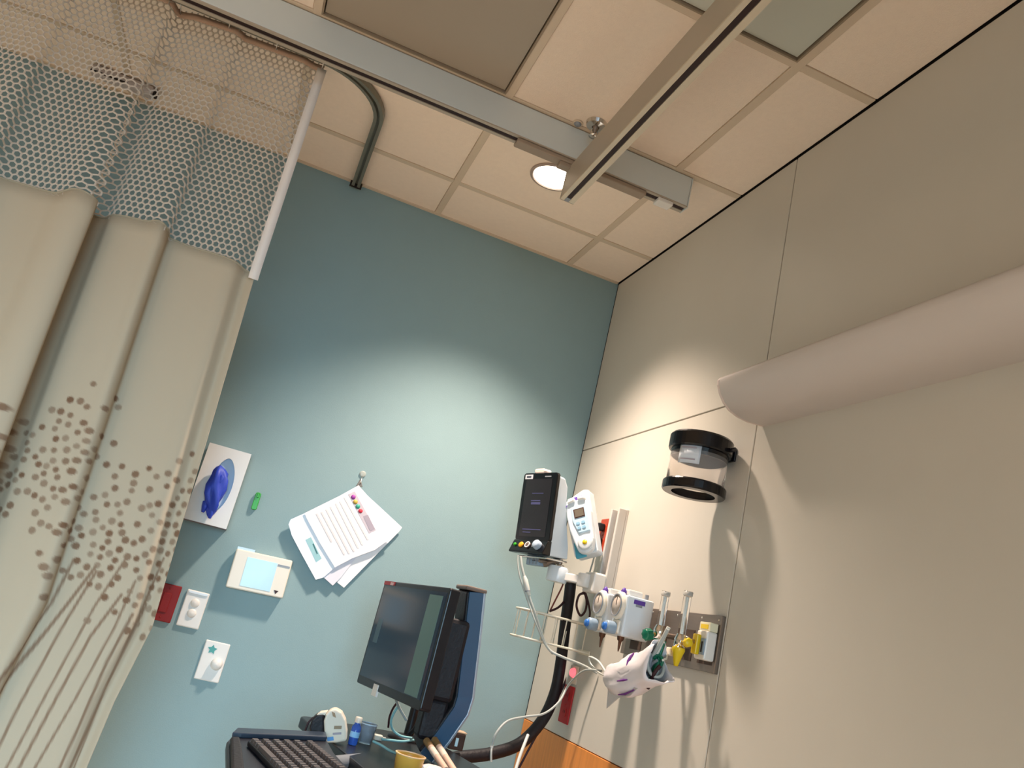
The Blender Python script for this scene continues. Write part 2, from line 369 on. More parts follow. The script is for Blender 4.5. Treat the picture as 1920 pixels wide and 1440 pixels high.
for p in (((-1.575, 1.115), (-1.585, 1.0), (-1.640, .80), (-1.70, .55), (-1.73, .3)), ((-1.520, 1.112), (-1.555, 1.0), (-1.620, .80), (-1.68, .55), (-1.70, .3)),
          ((-1.515, 1.10), (-1.545, .95), (-1.575, .75), (-1.60, .5), (-1.61, .3)), ((-1.46, 1.145), (-1.49, 1.02), (-1.525, .8), (-1.555, .6), (-1.57, .3)),
          ((-1.44, 1.06), (-1.475, .95), (-1.50, .8), (-1.53, .6), (-1.54, .3)), ((-1.42, 1.10), (-1.43, .98), (-1.46, .8), (-1.50, .6), (-1.52, .3)),
          ((-1.40, 1.02), (-1.42, .9), (-1.43, .75), (-1.45, .55), (-1.46, .3)), ((-1.375, 1.05), (-1.40, .85), (-1.405, .7), (-1.41, .5), (-1.42, .3)),
          ((-1.70, .98), (-1.73, .8), (-1.75, .6), (-1.76, .3)), ((-1.37, 1.17), (-1.385, 1.0), (-1.40, .85), (-1.42, .6))):
    stem(p, random.uniform(.0028, .0046))
def seg_d(px, pz, a, b):
    vx, vz = b[0] - a[0], b[1] - a[1]; tt = max(0, min(1, ((px - a[0]) * vx + (pz - a[1]) * vz) / (vx * vx + vz * vz)))
    return math.hypot(px - a[0] - vx * tt, pz - a[1] - vz * tt)
# rows / columns, finer where printed
ss = []; s_ = 0.0
while s_ < WID: ss.append(s_); s_ += .0034 if s_ < .80 else .008
ss.append(WID)
zs = []; z_ = .30
while z_ < 1.56: zs.append(z_); z_ += .0036 if z_ > .62 else .02
while z_ < 1.0e9 and z_ < 1.96: zs.append(z_); z_ += .02
NZ = len(zs) + 2
vs = []; val = []; xz = []
from collections import defaultdict
bucket = defaultdict(list)
for d in dots: bucket[(round(d[0] / .03), round(d[1] / .03))].append(d)
for s_ in ss:
    for k in range(NZ):
        hz = hem_z(s_)
        z = zs[k] if k < len(zs) else zs[-1] + (hz - zs[-1]) * (k - len(zs) + 1) / 2
        p = cpos(s_, z); vs.append(p)
        ex = edge_x(z); X = ex - s_ * (ex - CXL) / WID
        v = 0
        if z < 1.6:
            bx, bz = round(X / .03), round(z / .03)
            for i in (-1, 0, 1):
                for j in (-1, 0, 1):
                    for (a, b, r, c) in bucket.get((bx + i, bz + j), ()):
                        dd = math.hypot(X - a, z - b)
                        v = max(v, c * max(0, min(1, (r - dd) / .003 + .5)))
            if z < 1.2:
                for pts, sw in stems:
                    for a, b in zip(pts, pts[1:]):
                        if b[1] - .02 <= z <= a[1] + .02:
                            v = max(v, .8 * max(0, min(1, (sw - seg_d(X, z, a, b)) / .003 + .4)))
        val.append(v)
NS = len(ss)
m = MB(); m.add(vs, [(i * NZ + k, i * NZ + k + 1, (i + 1) * NZ + k + 1, (i + 1) * NZ + k) for i in range(NS - 1) for k in range(NZ - 1)], True)
fab = bpy.data.materials.new('printed_curtain_fabric'); fab.use_nodes = True
nt = fab.node_tree; b = nt.nodes['Principled BSDF']; b.inputs['Roughness'].default_value = .85
at = nt.nodes.new('ShaderNodeAttribute'); at.attribute_name = 'print'
mx = nt.nodes.new('ShaderNodeMix'); mx.data_type = 'RGBA'
mx.inputs[6].default_value = lin('BCAD96'); mx.inputs[7].default_value = lin('785840')
nt.links.new(at.outputs['Fac'], mx.inputs[0]); nt.links.new(mx.outputs[2], b.inputs['Base Color'])
wv = nt.nodes.new('ShaderNodeTexNoise'); wv.inputs['Scale'].default_value = 500
bp = nt.nodes.new('ShaderNodeBump'); bp.inputs['Strength'].default_value = .12; bp.inputs['Distance'].default_value = .001
nt.links.new(wv.outputs['Fac'], bp.inputs['Height']); nt.links.new(bp.outputs['Normal'], b.inputs['Normal'])
fo = m.build('fabric', fab, t)
fo.data.attributes.new('print', 'FLOAT', 'POINT').data.foreach_set('value', val)
sd = fo.modifiers.new('thickness', 'SOLIDIFY'); sd.thickness = .0015
# hem cord along the top of the fabric
hem = [cpos(s_, hem_z(s_)) for s_ in [WID * i / 220 for i in range(221)]]
MB().tube(hem, .0035, 5).build('hem', mat('hem_thread', 'A79C86', .8), t)
# net: hexagonal mesh of fine cord
netm = mat('net_cord', 'C9BCAE', .8, noise=.03)
m = MB(); P = .0178; Q = .0166; nc = int(WID / P); nr = int((2.722 - 1.99) / Q) + 2; th = .0026
def cord(a, b):
    a = V(a); b = V(b); d = (b - a).normalized(); q = d.cross(V((0, 1, 0))).normalized(); w2 = d.cross(q)
    o = [q * th, w2 * th * .6, -q * th, -w2 * th * .6]; n = len(m.v)
    m.v += [a + x for x in o] + [b + x for x in o]
    m.f += [(n + k, n + (k + 1) % 4, n + 4 + (k + 1) % 4, n + 4 + k) for k in range(4)]; m.sm += [False] * 4
for j in range(nr):
    for i in range(nc + 1):
        off = P / 2 if j % 2 else 0; s0 = i * P + off; z0 = 2.722 - j * Q
        if s0 > WID - P: continue
        if z0 < hem_z(s0) - .01: continue
        A = cpos(s0, z0 - Q * .33); B = cpos(s0, z0 + Q * .33)
        cord(A, B)
        z1 = z0 - Q
        if z1 + Q * .33 > hem_z(s0) - .012:
            for sg in (-1, 1):
                s1 = s0 + sg * P / 2
                if 0 <= s1 <= WID: cord(A, cpos(s1, z1 + Q * .33))
no = m.build('net', netm, t); no['kind'] = 'stuff'
# header tape and white edge strip of the net
vs = []; n = 60
for i in range(121):
    s_ = WID * i / 120; vs += [cpos(s_, 2.722), cpos(s_, 2.700)]
o = MB().add(vs, [(2 * i, 2 * i + 1, 2 * i + 3, 2 * i + 2) for i in range(120)], True).build('header_tape', mat('header_tape', 'C4A48E', .8), t)
o.modifiers.new('thickness', 'SOLIDIFY').thickness = .002
vs = []
for i in range(41):
    z = 1.975 + (2.705 - 1.975) * i / 40; c = cpos(0, z); vs += [c + V((-.016, -.006, 0)), c + V((.012, -.008, 0))]
o = MB().add(vs, [(2 * i, 2 * i + 1, 2 * i + 3, 2 * i + 2) for i in range(40)], True).build('edge_strip', mat('white_edge_tape', 'EFE6E0', .7), t); o['label'] = 'white edge tape'
o.modifiers.new('thickness', 'SOLIDIFY').thickness = .002
for i in range(12):
    s_ = .004 + i * .145; c = cpos(s_, 2.715)
    mm = MB().tube([(c.x, cy + .002, H - .012), (c.x, cy + .004, 2.722), c + V((0, .004, -.006)), c + V((.004, -.003, -.004))], .0018, 5)
    mm.lathe([(.004, -.003), (.004, .003)], (c.x, cy, H - .012), (1, 0, 0), 10).build('hook', white, t)

# ------------------------------------------------------------------ overbed light on the service wall
t = thing('overbed_light', 'long white rounded overbed light fixture on the beige wall', 'wall light', (0, -2.4, 1.93))
prof = [(0, 1.871), (-.05, 1.868), (-.084, 1.872), (-.112, 1.882), (-.132, 1.897), (-.148, 1.918), (-.158, 1.940), (-.159, 1.955), (-.150, 1.966), (-.125, 1.974), (-.06, 1.981), (0, 1.984)]
lm = mat('fixture_white', 'CDC4BE', .45, noise=.02)
vs = []; fs = []
n = len(prof)
for y in (-1.252, -3.62): vs += [(x, y, z) for x, z in prof]
m = MB(); m.add(vs, [(i, i + 1, n + i + 1, n + i) for i in range(n - 1)], True); m.add([vs[i] for i in (0, n - 1, 2 * n - 1, n)], [(0, 1, 2, 3)])
m.build('housing', lm, t)
for y, d in ((-1.252, .012), (-3.62, -.012)):
    a = [V((x * 1.005, y, z)) for x, z in prof]; MB().prism(a, (0, d, 0)).build('end_cap', mat('fixture_end', 'E2D2CA', .45), t, .004, 2)

# ------------------------------------------------------------------ clear cylinder with two black rims
cx, cyy = -.095, -1.105
t = thing('clear_wall_cylinder', 'clear cylinder with two black rims mounted on the beige wall under the overbed light', 'canister', (cx, cyy, 1.70))
cc = (cx, cyy, 0)
MB().ring([(.076, 1.672), (.079, 1.672), (.079, 1.80), (.076, 1.80)], cc, (0, 0, 1), 48).build('clear_tube', mat('milky_clear', 'FFFAF6', .08, noise=0, trans=.86, ior=1.03), t, smooth=True)
MB().ring([(.060, 1.668), (.084, 1.668), (.087, 1.672), (.087, 1.692), (.084, 1.696), (.060, 1.690)], cc, (0, 0, 1), 48).build('rim', gloss, t)
MB().ring([(.074, 1.765), (.0785, 1.765), (.0795, 1.785), (.086, 1.786), (.088, 1.790), (.088, 1.824), (.083, 1.830), (.070, 1.830)], cc, (0, 0, 1), 48).build('rim', gloss, t)
vs = []
for i in range(9):
    a = math.radians(198 + 5.5 * i); vs += [(cx + .0805 * math.cos(a), cyy + .0805 * math.sin(a), z) for z in (1.735, 1.785)]
o = MB().add(vs, [(2 * i, 2 * i + 2, 2 * i + 3, 2 * i + 1) for i in range(8)], True).build('label', mat('label_paper', 'DCE2EA', .6), t)
o.modifiers.new('thickness', 'SOLIDIFY').thickness = .0008
vs = []
for i in range(7):
    a = math.radians(203 + 5 * i); vs += [(cx + .0815 * math.cos(a), cyy + .0815 * math.sin(a), z) for z in (1.744, 1.748)]
MB().add(vs, [(2 * i, 2 * i + 2, 2 * i + 3, 2 * i + 1) for i in range(6)]).build('label_print', ink, t)
vs = []
for i in range(7):
    a = math.radians(203 + 5 * i); vs += [(cx + .0815 * math.cos(a), cyy + .0815 * math.sin(a), z) for z in (1.777, 1.781)]
MB().add(vs, [(2 * i, 2 * i + 2, 2 * i + 3, 2 * i + 1) for i in range(6)]).build('label_print', ink, t)
MB().box((-.007, cyy - .035, 1.785), (-.0002, cyy + .035, 1.823)).build('bracket', black, t, .002)
MB().lathe([(.006, 0), (.006, .02), (0, .022)], (cx + .05, cyy - .073, 1.800), (0, -1, 0), 12).build('screw_knob', black, t)

# ------------------------------------------------------------------ gas outlet panel with valves
t = thing('gas_outlet_panel', 'brushed steel medical gas panel on the beige wall', 'gas panel', (0, -.95, 1.29))
MB().box((-.012, -1.2085, 1.220), (-.0005, -.690, 1.3635)).build('plate', steel, t, .001, 1)
dk = mat('dark_recess', '4A3A30', .6)
for y in (-.78, -.92, -1.06, -1.16):
    MB().box((-.0135, y - .034, 1.238), (-.0118, y + .034, 1.318)).build('outlet_recess', dk, t)
    MB().lathe([(.016, 0), (.016, .010), (.010, .014), (.010, .022), (0, .022)], (-.0135, y, 1.285), (-1, 0, 0), 18).build('outlet_valve', chrome, t)
for y in (-.72, -.85, -.99, -1.115, -1.195):
    MB().lathe([(.0035, 0), (.0035, .001), (0, .0018)], (-.0118, y, 1.352), (-1, 0, 0), 10).build('screw', chrome, t)

# suction regulators
regs = []
def regulator(y1, label, tagm):
    y0 = y1 - .074; x0, x1 = -.128, -.040
    t = thing('suction_regulator', label, 'regulator', (x1, (y0 + y1) / 2, 1.258), 'suction regulators on the gas panel')
    MB().box((x0, y0, 1.262), (x1, y1, 1.378)).build('body', coolw, t, .006, 3)
    MB().box((x0 + .012, y0 + .02, 1.378), (x1 - .03, y1 - .012, 1.396)).build('top_cap', white, t, .004)
    c = ((y0 + y1) / 2)
    MB().lathe([(.040, 0), (.040, .010), (.036, .014), (.0, .014)], (x0 + .002, c, 1.345), (-1, 0, 0), 32, sq=.84).build('gauge_housing', cream, t)
    g_ = MB().lathe([(.030, .0138), (.030, .0155), (.0, .0155)], (x0 + .002, c, 1.345), (-1, 0, 0), 32, sq=.84).build('gauge_dial', mat('dial_face', 'CDBFB2', .3), t)
    MB().ring([(.029, .0150), (.0325, .0150), (.0325, .0175), (.029, .0175)], (x0 + .002, c, 1.345), (-1, 0, 0), 32).build('dial_rim', grey, g_)
    MB().box((x0 - .0145, c - .001, 1.345), (x0 - .0138, c + .001, 1.368)).build('needle', dark, g_)
    MB().lathe([(.007, 0), (.009, .01), (.003, .02), (0, .021)], (x0 + .006, c + .006, 1.378), (0, 0, 1), 14).build('purple_tip', purple, t)
    MB().box((x0 - .006, c - .022, 1.266), (x0 + .004, c + .022, 1.305)).build('lower_face', cream, t, .005)
    MB().lathe([(.017, 0), (.018, .004), (.018, .026), (.016, .03), (0, .03)], (x0 - .004, c, 1.280), (-1, 0, 0), 20).build('control_knob', bluegrey, t)
    MB().lathe([(.011, .0295), (.011, .036), (.008, .039), (0, .039)], (x0 - .004, c, 1.280), (-1, 0, 0), 18).build('knob_button', blue, t)
    MB().lathe([(.011, 0), (.009, -.010), (.005, -.014), (.003, -.034), (.0015, -.042)], (x0 + .02, c, 1.262), (0, 0, 1), 12).build('hose_nipple', mat('brass_brown', '6A4A3A', .4, metal=.5), t)
    tg = MB().box((x0 + .022, y0 - .0012, 1.358), (x0 + .058, y0 + .001, 1.370)).build('tag', tagm, t)
    MB().box((x0 + .030, y0 - .0014, 1.351), (x0 + .050, y0 + .001, 1.358)).build('tag_print', grey, tg)
    MB().box((x1, c - .018, 1.27), (-.030, c + .018, 1.35)).box((-.030, c - .012, 1.275), (-.0125, c + .012, 1.30)).build('mount_adapter', grey, t, .002)
    MB().lathe([(.006, 0), (.006, .016)], (x1 - .012, c - .006, 1.378), (0, 0, 1), 10).build('vent_peg', grey, t)
    return t
regulator(-.705, 'white suction regulator with round gauge, the one nearer the vertical metal channel', red)
regulator(-.828, 'white suction regulator with round gauge, the one nearer the flowmeter tubes', purple)
# flowmeters
def flowmeter(p, zt, zb, kn, kp, label, ks=1.0):
    x, y = p
    t = thing('flowmeter', label, 'flowmeter', (x, y, zb), 'flowmeters on the gas panel')
    MB().lathe([(.0105, zb + .022), (.0105, zt - .012), (.012, zt - .010), (.012, zt), (0, zt)], (x, y, 0), (0, 0, 1), 20).build('outer_tube', clear, t)
    MB().lathe([(.0042, zb + .02), (.0042, zt - .014)], (x, y, 0), (0, 0, 1), 12).build('inner_tube', mat('frosted_tube', 'DDE6E6', .2), t)
    MB().lathe([(.0125, zt - .012), (.013, zt - .002), (0, zt)], (x, y, 0), (0, 0, 1), 18).build('top_cap', mat('clear_grey', 'B8B4AC', .2), t)
    MB().lathe([(.012, zb - .012), (.016, zb - .008), (.016, zb + .012), (.011, zb + .024)], (x, y, 0), (0, 0, 1), 18).build('base_block', chrome, t)
    MB().tube([(x, y, zb), (-.02, y + .02, zb + .004), (-.0125, y + .02, zb + .004)], .008, 10).build('inlet_stem', steel, t)
    k = V(kp); ax = (k - V((x, y, zb))).normalized()
    mm = MB()
    prof = [(0, -.012), (.013, -.012), (.0155, -.008), (.0155, .010), (.012, .013), (0, .013)]
    prof = [(r * ks, h * ks) for r, h in prof]; mm.lathe(prof, k, ax, 20)
    for i in range(8):
        a = i * PI / 4; u = ax.cross(V((0, 0, 1))).normalized(); w_ = ax.cross(u); q = k + (u * math.cos(a) + w_ * math.sin(a)) * .0135 * ks
        mm.tube([q - ax * .010 * ks, q + ax * .010 * ks], .004 * ks, 6)
    mm.build('knob', kn, t)
    MB().tube([(x, y, zb), k - ax * .01], .005, 8).build('valve_stem', mat('brass', 'B89A58', .3, metal=.8), t)
    return t
f1 = flowmeter((-.085, -1.036), 1.402, 1.287, dkgreen, (-.122, -1.045, 1.279), 'clear flowmeter tube with a dark green knob beside the white regulator', .9)
f2 = flowmeter((-.085, -1.150), 1.406, 1.272, yellow, (-.092, -1.198, 1.278), 'clear flowmeter tube with a yellow knob above a yellow cone', .68)
MB().lathe([(.016, 1.262), (.017, 1.255), (.013, 1.245), (.007, 1.222), (.005, 1.216), (0, 1.216)], (-.095, -1.165, 0), (0, 0, 1), 18).build('nozzle_cone', yellow, f2)
MB().tube([(-.085, -1.150, 1.262), (-.095, -1.165, 1.262), (-.095, -1.165, 1.256)], .006, 8).build('outlet_elbow', chrome, f2)
MB().box((-.105, -1.142, 1.238), (-.082, -1.120, 1.258)).build('nut', cream, f2, .003)
MB().lathe([(.012, 1.277), (.012, 1.268), (.008, 1.258), (.005, 1.225), (0, 1.225)], (-.085, -1.036, 0), (0, 0, 1), 16).build('nozzle_cone', dkgreen, f1)
# yellow and white air adapter
t = thing('air_outlet_adapter', 'white and yellow air outlet adapter at the end of the steel gas panel', 'adapter', (-.03, -1.184, 1.29))
MB().box((-.045, -1.204, 1.246), (-.0135, -1.156, 1.318)).build('body', white, t, .005)
MB().box((-.038, -1.202, 1.318), (-.014, -1.152, 1.340)).build('label_plate', mat('pale_label', 'E8E0C0', .5), t, .002)
MB().box((-.039, -1.194, 1.323), (-.0375, -1.160, 1.334)).build('label_print', yellow, t)
MB().box((-.058, -1.182, 1.256), (-.045, -1.160, 1.306)).build('release_lever', yellow, t, .003)
MB().box((-.048, -1.203, 1.258), (-.0445, -1.184, 1.298)).build('inset', bluegrey, t, .001)
MB().box((-.0495, -1.196, 1.264), (-.0478, -1.191, 1.290)).build('inset_slot', dark, t)
MB().tube([(-.057, -1.171, 1.285), (-.075, -1.171, 1.284)], .006, 10).build('pin', MATS['brass'], t)

# ------------------------------------------------------------------ white bag of tubing hanging from the gas panel
t = thing('tubing_bag', 'crumpled white plastic bag holding clear and green tubing under the flowmeters', 'bag', (-.13, -1.0, 1.2))
A0 = V((-0.1550,-0.9224,1.1430)); A1 = V((-0.1500,-1.1942,1.2219))
ax = (A1 - A0); L = ax.length; ax.normalize(); u = V((0, 0, 1)); u = (u - ax * u.dot(ax)).normalized(); w_ = ax.cross(u)
rs = [(0, .004), (.02, .020), (.08, .034), (.2, .045), (.35, .052), (.5, .056), (.65, .056), (.8, .055), (.92, .056), (1.0, .058)]
from mathutils import noise as mnoise
vs = []; sg = 40
rs = [(0, .004), (.02, .020), (.06, .032), (.12, .040), (.2, .046), (.28, .050), (.36, .053), (.44, .055), (.52, .056), (.6, .056), (.68, .054), (.76, .053), (.84, .054), (.92, .057), (1.0, .060)]
for i, (tt, r) in enumerate(rs):
    for k in range(sg):
        an = 2 * PI * k / sg; c_ = math.cos(an); s_ = math.sin(an)
        nz_ = mnoise.noise(V((c_ * 2.2, s_ * 2.2, tt * 5))) * .16 + abs(mnoise.noise(V((c_ * 5, s_ * 5, tt * 9 + 4)))) * -.16 + mnoise.noise(V((c_ * 11, s_ * 11, tt * 16))) * .05
        rr = r * (1.05 + nz_); lip = (.020 * math.sin(an * 2 + .5) - .012 * math.sin(3 * an) - .022 * (s_ < -.2 or c_ > .6)) * max(0, tt - .6) / .4
        vs.append(A0 + ax * (L * tt + lip) + u * c_ * rr * .88 + w_ * s_ * rr * .66 - V((0, 0, .016 * math.sin(PI * tt))))
m = MB().add(vs, [(i * sg + k, i * sg + (k + 1) % sg, (i + 1) * sg + (k + 1) % sg, (i + 1) * sg + k) for i in range(len(rs) - 1) for k in range(sg)], True)
bagm = mat('white_bag', 'EDE6E8', .4, noise=.03)
o = m.build('bag', bagm, t); o.modifiers.new('thickness', 'SOLIDIFY').thickness = .0015
fl = [(-0.1600,-0.9495,1.1202), (-0.1650,-1.0320,1.1372), (-0.1700,-1.1283,1.1426), (-0.1700,-1.0946,1.1184), (-0.1650,-1.0298,1.1060), (-0.1600,-0.9625,1.0696)]
MB().prism(fl, (.002, 0, 0)).build('loose_flap', mat('thin_bag', 'D8D2D0', .35, alpha=.75), t)
def strip(pts, w2, m_, nm, par):
    p = [V(q) for q in pts]; vs = []
    for q in p: vs += [q + V((0, 0, w2)), q - V((0, 0, w2))]
    o = MB().add(vs, [(2 * i, 2 * i + 1, 2 * i + 3, 2 * i + 2) for i in range(len(p) - 1)]).build(nm, m_, par); o.modifiers.new('thickness', 'SOLIDIFY').thickness = .001
pp = mat('purple_stripe', '6E2E86', .5)
def on_bag(tt, an): 
    r = .0575; return A0 + ax * (L * tt) + u * math.cos(an) * r * .95 + w_ * math.sin(an) * r * .66 - V((0, 0, .016 * math.sin(PI * tt)))
sgn = 1 if on_bag(.5, PI / 2).x < on_bag(.5, -PI / 2).x else -1
MB().tube([on_bag(.62, sgn * a) for a in (.5, .8, 1.1, 1.35)], [.002, .0035, .0035, .002], 6).build('print', pp, t)
MB().tube([on_bag(tt, sgn * a) for tt, a in ((.45, 1.9), (.56, 1.95), (.62, 2.0))], [.0015, .003, .0015], 6).build('print', pp, t)
MB().tube([on_bag(tt, sgn * a) for tt, a in ((.38, 2.6), (.5, 2.65), (.66, 2.6))], [.0015, .003, .0015], 6).build('print', pp, t)
TP = [[(-0.1500,-1.1241,1.1827), (-0.1520,-1.1596,1.2308), (-0.1450,-1.1693,1.2752), (-0.1400,-1.1776,1.3035)], [(-0.1580,-1.1121,1.1928), (-0.1600,-1.1547,1.2233), (-0.1550,-1.1792,1.2660), (-0.1500,-1.1917,1.2969)],
      [(-0.1450,-1.1523,1.1872), (-0.1450,-1.1580,1.2164), (-0.1400,-1.1574,1.2463), (-0.1350,-1.1571,1.2685)], [(-0.1500,-1.1462,1.1685), (-0.1500,-1.1689,1.1958), (-0.1450,-1.1648,1.2276), (-0.1400,-1.1643,1.2575)],
      [(-0.1550,-1.1254,1.1518), (-0.1600,-1.1449,1.1831), (-0.1580,-1.1576,1.2058), (-0.1550,-1.1748,1.2187)], [(-0.1500,-1.1453,1.1490), (-0.1580,-1.1729,1.1792), (-0.1550,-1.1803,1.1961), (-0.1500,-1.1859,1.2081)]]
for pth, r, m_, nm in zip(TP, (.0055, .005, .007, .005, .004, .005), (cablewhite, clear, dkgreen, dkgreen, grey, cabledark), ('white_tube', 'clear_tube', 'green_tube', 'green_tube', 'grey_tube', 'dark_tube')):
    MB().tube(spline(pth, 6), r, 8).build(nm, m_ if m_ is not clear else cablegrey, t)
for q, (r0, ph, m_) in enumerate(((.034, 0, cablegrey), (.028, 2, cablewhite), (.022, 4, grey), (.036, 1, cablegrey), (.016, 3, dkgreen))):
    pts = [A0 + ax * (L * (.80 + .03 * q)) + u * math.cos(ph + a * .55) * r0 + w_ * math.sin(ph + a * .55) * r0 * .6 + ax * (.006 * math.sin(a + q)) for a in range(9)]
    MB().tube(spline(pts, 4), .0042, 7).build('coiled_tube', m_, t)
MB().tube(spline([(-0.1500,-1.1942,1.2219), (-0.1200,-1.1574,1.2322), (-0.1000,-1.0949,1.2572), (-0.0850,-1.0638,1.2714)], 6), .003, 6).build('tie', cablewhite, t)

# ------------------------------------------------------------------ vertical channel, arm, patient monitor
t = thing('wall_channel', 'vertical pale metal mounting channel on the beige wall', 'wall channel', (-.018, -.505, 1.33))
chm = mat('channel_grey', 'CFC8BF', .4, metal=.1)
MB().box((-.008, -.54, 1.33), (-.0005, -.47, 1.683)).build('back_web', chm, t)
MB().box((-.036, -.54, 1.33), (-.008, -.527, 1.683)).build('flange', chm, t, .002)
MB().box((-.036, -.483, 1.33), (-.008, -.47, 1.683)).build('flange', chm, t, .002)
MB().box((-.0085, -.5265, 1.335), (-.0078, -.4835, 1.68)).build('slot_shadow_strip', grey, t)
t = thing('monitor_arm', 'white swing arm carrying the patient monitor from the metal channel', 'monitor arm', (-.04, -.505, 1.42))
MB().box((-.082, -.545, 1.385), (-.0365, -.465, 1.452)).build('carriage', white, t, .006)
MB().lathe([(.024, -.022), (.026, -.018), (.026, .018), (.024, .022)], (-.088, -.49, 1.42), (0, 0, 1), 20).build('wall_pivot', white, t)
h0 = V((-.088, -.49, 1.42)); h1 = V((-.165, -.43, 1.418)); d = (h1 - h0).normalized(); q = d.cross(V((0, 0, 1)))
MB().prism([h0 + q * .016 + V((0, 0, -.014)), h0 - q * .016 + V((0, 0, -.014)), h0 - q * .016 + V((0, 0, .014)), h0 + q * .016 + V((0, 0, .014))], h1 - h0).build('arm_link', white, t, .004)
MB().lathe([(.034, -.022), (.036, -.016), (.036, .022), (.030, .03)], h1, (0, 0, 1), 24).build('elbow_hub', coolw, t)
MB().lathe([(.018, .03), (.018, .036), (.012, .038)], h1, (0, 0, 1), 18).build('hub_collar', chrome, t)
MB().lathe([(.009, .036), (.009, .055)], h1, (0, 0, 1), 14).build('post', steel, t)
pc = V((-.285, -.41, 1.606)); pn = V((-.93, -.356, -.09)); prr = V((.356, -.934, .026))
F = frame(pc, pn, prr)
mp = MB().box((-.065, -.154, -.10), (.085, -.148, .0), F); mp.build('mount_plate', chrome, t, .002, 1)
MB().box((-.02, -.165, -.09), (.03, -.154, -.03), F).build('tilt_block', steel, t, .003)
MB().box((.0, -.172, -.135), (.012, -.15, -.05), F).build('tilt_lever', cabledark, t, .002)
sp_ = F(.01, -.16, -.06); MB().tube([h1 + V((0, 0, .05)), sp_ - V((0, 0, .006))], .012, 12).build('tilt_post', steel, t)

t = thing('patient_monitor', 'upright white patient monitor with a dark screen and black bezel on the wall arm', 'patient monitor', tuple(pc))
def slab(pts, a, b, fr): return MB().prism([fr(x, y, a) for x, y in pts], fr(0, 0, b) - fr(0, 0, a))
# body wedge
side = [(-.012, .132), (-.045, .128), (-.062, .10), (-.068, .02), (-.10, -.10), (-.104, -.142), (-.012, -.142)]
MB().prism([F(-.082, b_, k) for k, b_ in side], F(.082, 0, 0) - F(-.082, 0, 0)).build('body', coolw, t, .006, 3)
MB().prism([F(x, y, -.014) for x, y in [(p[0], p[1] + .021) for p in rrect(.178, .238, .012)]], F(0, 0, .014) - F(0, 0, 0)).build('bezel', gloss, t, .002)
chin = [(-.014, -.094), (0, -.094), (.004, -.098), (.022, -.136), (.020, -.140), (-.014, -.142)]
MB().prism([F(-.089, b_, k) for k, b_ in chin], F(.178, 0, 0) - F(0, 0, 0)).build('chin', gloss, t, .003)
sc = MB().box((-.070, -.083, .0), (.066, .118, .0012), F).build('screen', mat('sleeping_screen', '221F22', .22, noise=.15, scale=10, emit=.05), t)
for (x0, x1, y0, y1) in ((-.028, .020, .028, .036), (-.030, .018, .040, .043), (-.055, .04, -.06, -.057), (-.03, .03, .066, .068), (-.052, -.01, -.070, -.067)):
    MB().box((x0, y0, .0012), (x1, y1, .0015), F).build('screen_print', mat('dim_blue_print', '4A4A72', .4, emit=.12), sc)
MB().prism([F(x - .004, y + .146, -.03) for x, y in rrect(.052, .016, .0075)], F(0, 0, .034) - F(0, 0, 0)).build('alarm_lamp', mat('alarm_lamp', 'F4DCD0', .3), t, .003)
o = MB().box((-.078, .118, .0002), (-.038, .134, .0016), F).build('sticker', mat('sticker', 'D0D4DA', .5), t)
MB().box((-.070, .123, .0016), (-.046, .129, .0019), F).build('sticker_print', mat('dark_print', '3A3F50', .6), o)
MB().box((.026, .124, .0002), (.058, .128, .0014), F).build('brand_print', grey, t)
cn = (F(0, -.098, .004) - F(0, -.136, .022)).normalized(); cn2 = cn.cross(V(prr)).normalized()
if cn2.dot(pn) < 0: cn2 = -cn2
def chinpt(a): return F(a, -.114, .0122)
for a, r, m_, nm in ((-.068, .006, green, 'power_button'), (-.036, .0105, mat('orange_button', 'E59A1E', .35), 'silence_button'), (.0, .0115, mat('dial_dark', '5A4A48', .3), 'dial_button')):
    MB().lathe([(r, 0), (r, .003), (r * .8, .005), (0, .005)], chinpt(a), cn2, 20).build(nm, m_, t)
MB().ring([(.0085, .004), (.0115, .004), (.0115, .006), (.0085, .006)], chinpt(0), cn2, 24).build('dial_ring', white, t)
MB().lathe([(.016, 0), (.0155, .014), (.012, .018), (0, .018)], chinpt(.052), cn2, 22).build('control_knob', mat('knob_silver', 'A9B8C8', .25), t)
MB().box((.020, -.119, .0135), (.032, -.114, .0150), F).build('icon_print', grey, t)
# connector block under it
t2 = thing('cable_connector_block', 'small blue-grey connector block hanging under the patient monitor', 'connector', tuple(F(-.02, -.17, -.05)))
MB().box((-.048, -.176, -.075), (.018, -.1435, -.03), F).build('block', bluegrey, t2, .003)
for a in (-.03, -.012, .004): MB().box((a, -.172, -.0298), (a + .003, -.150, -.029), F).build('rib', grey, t2)

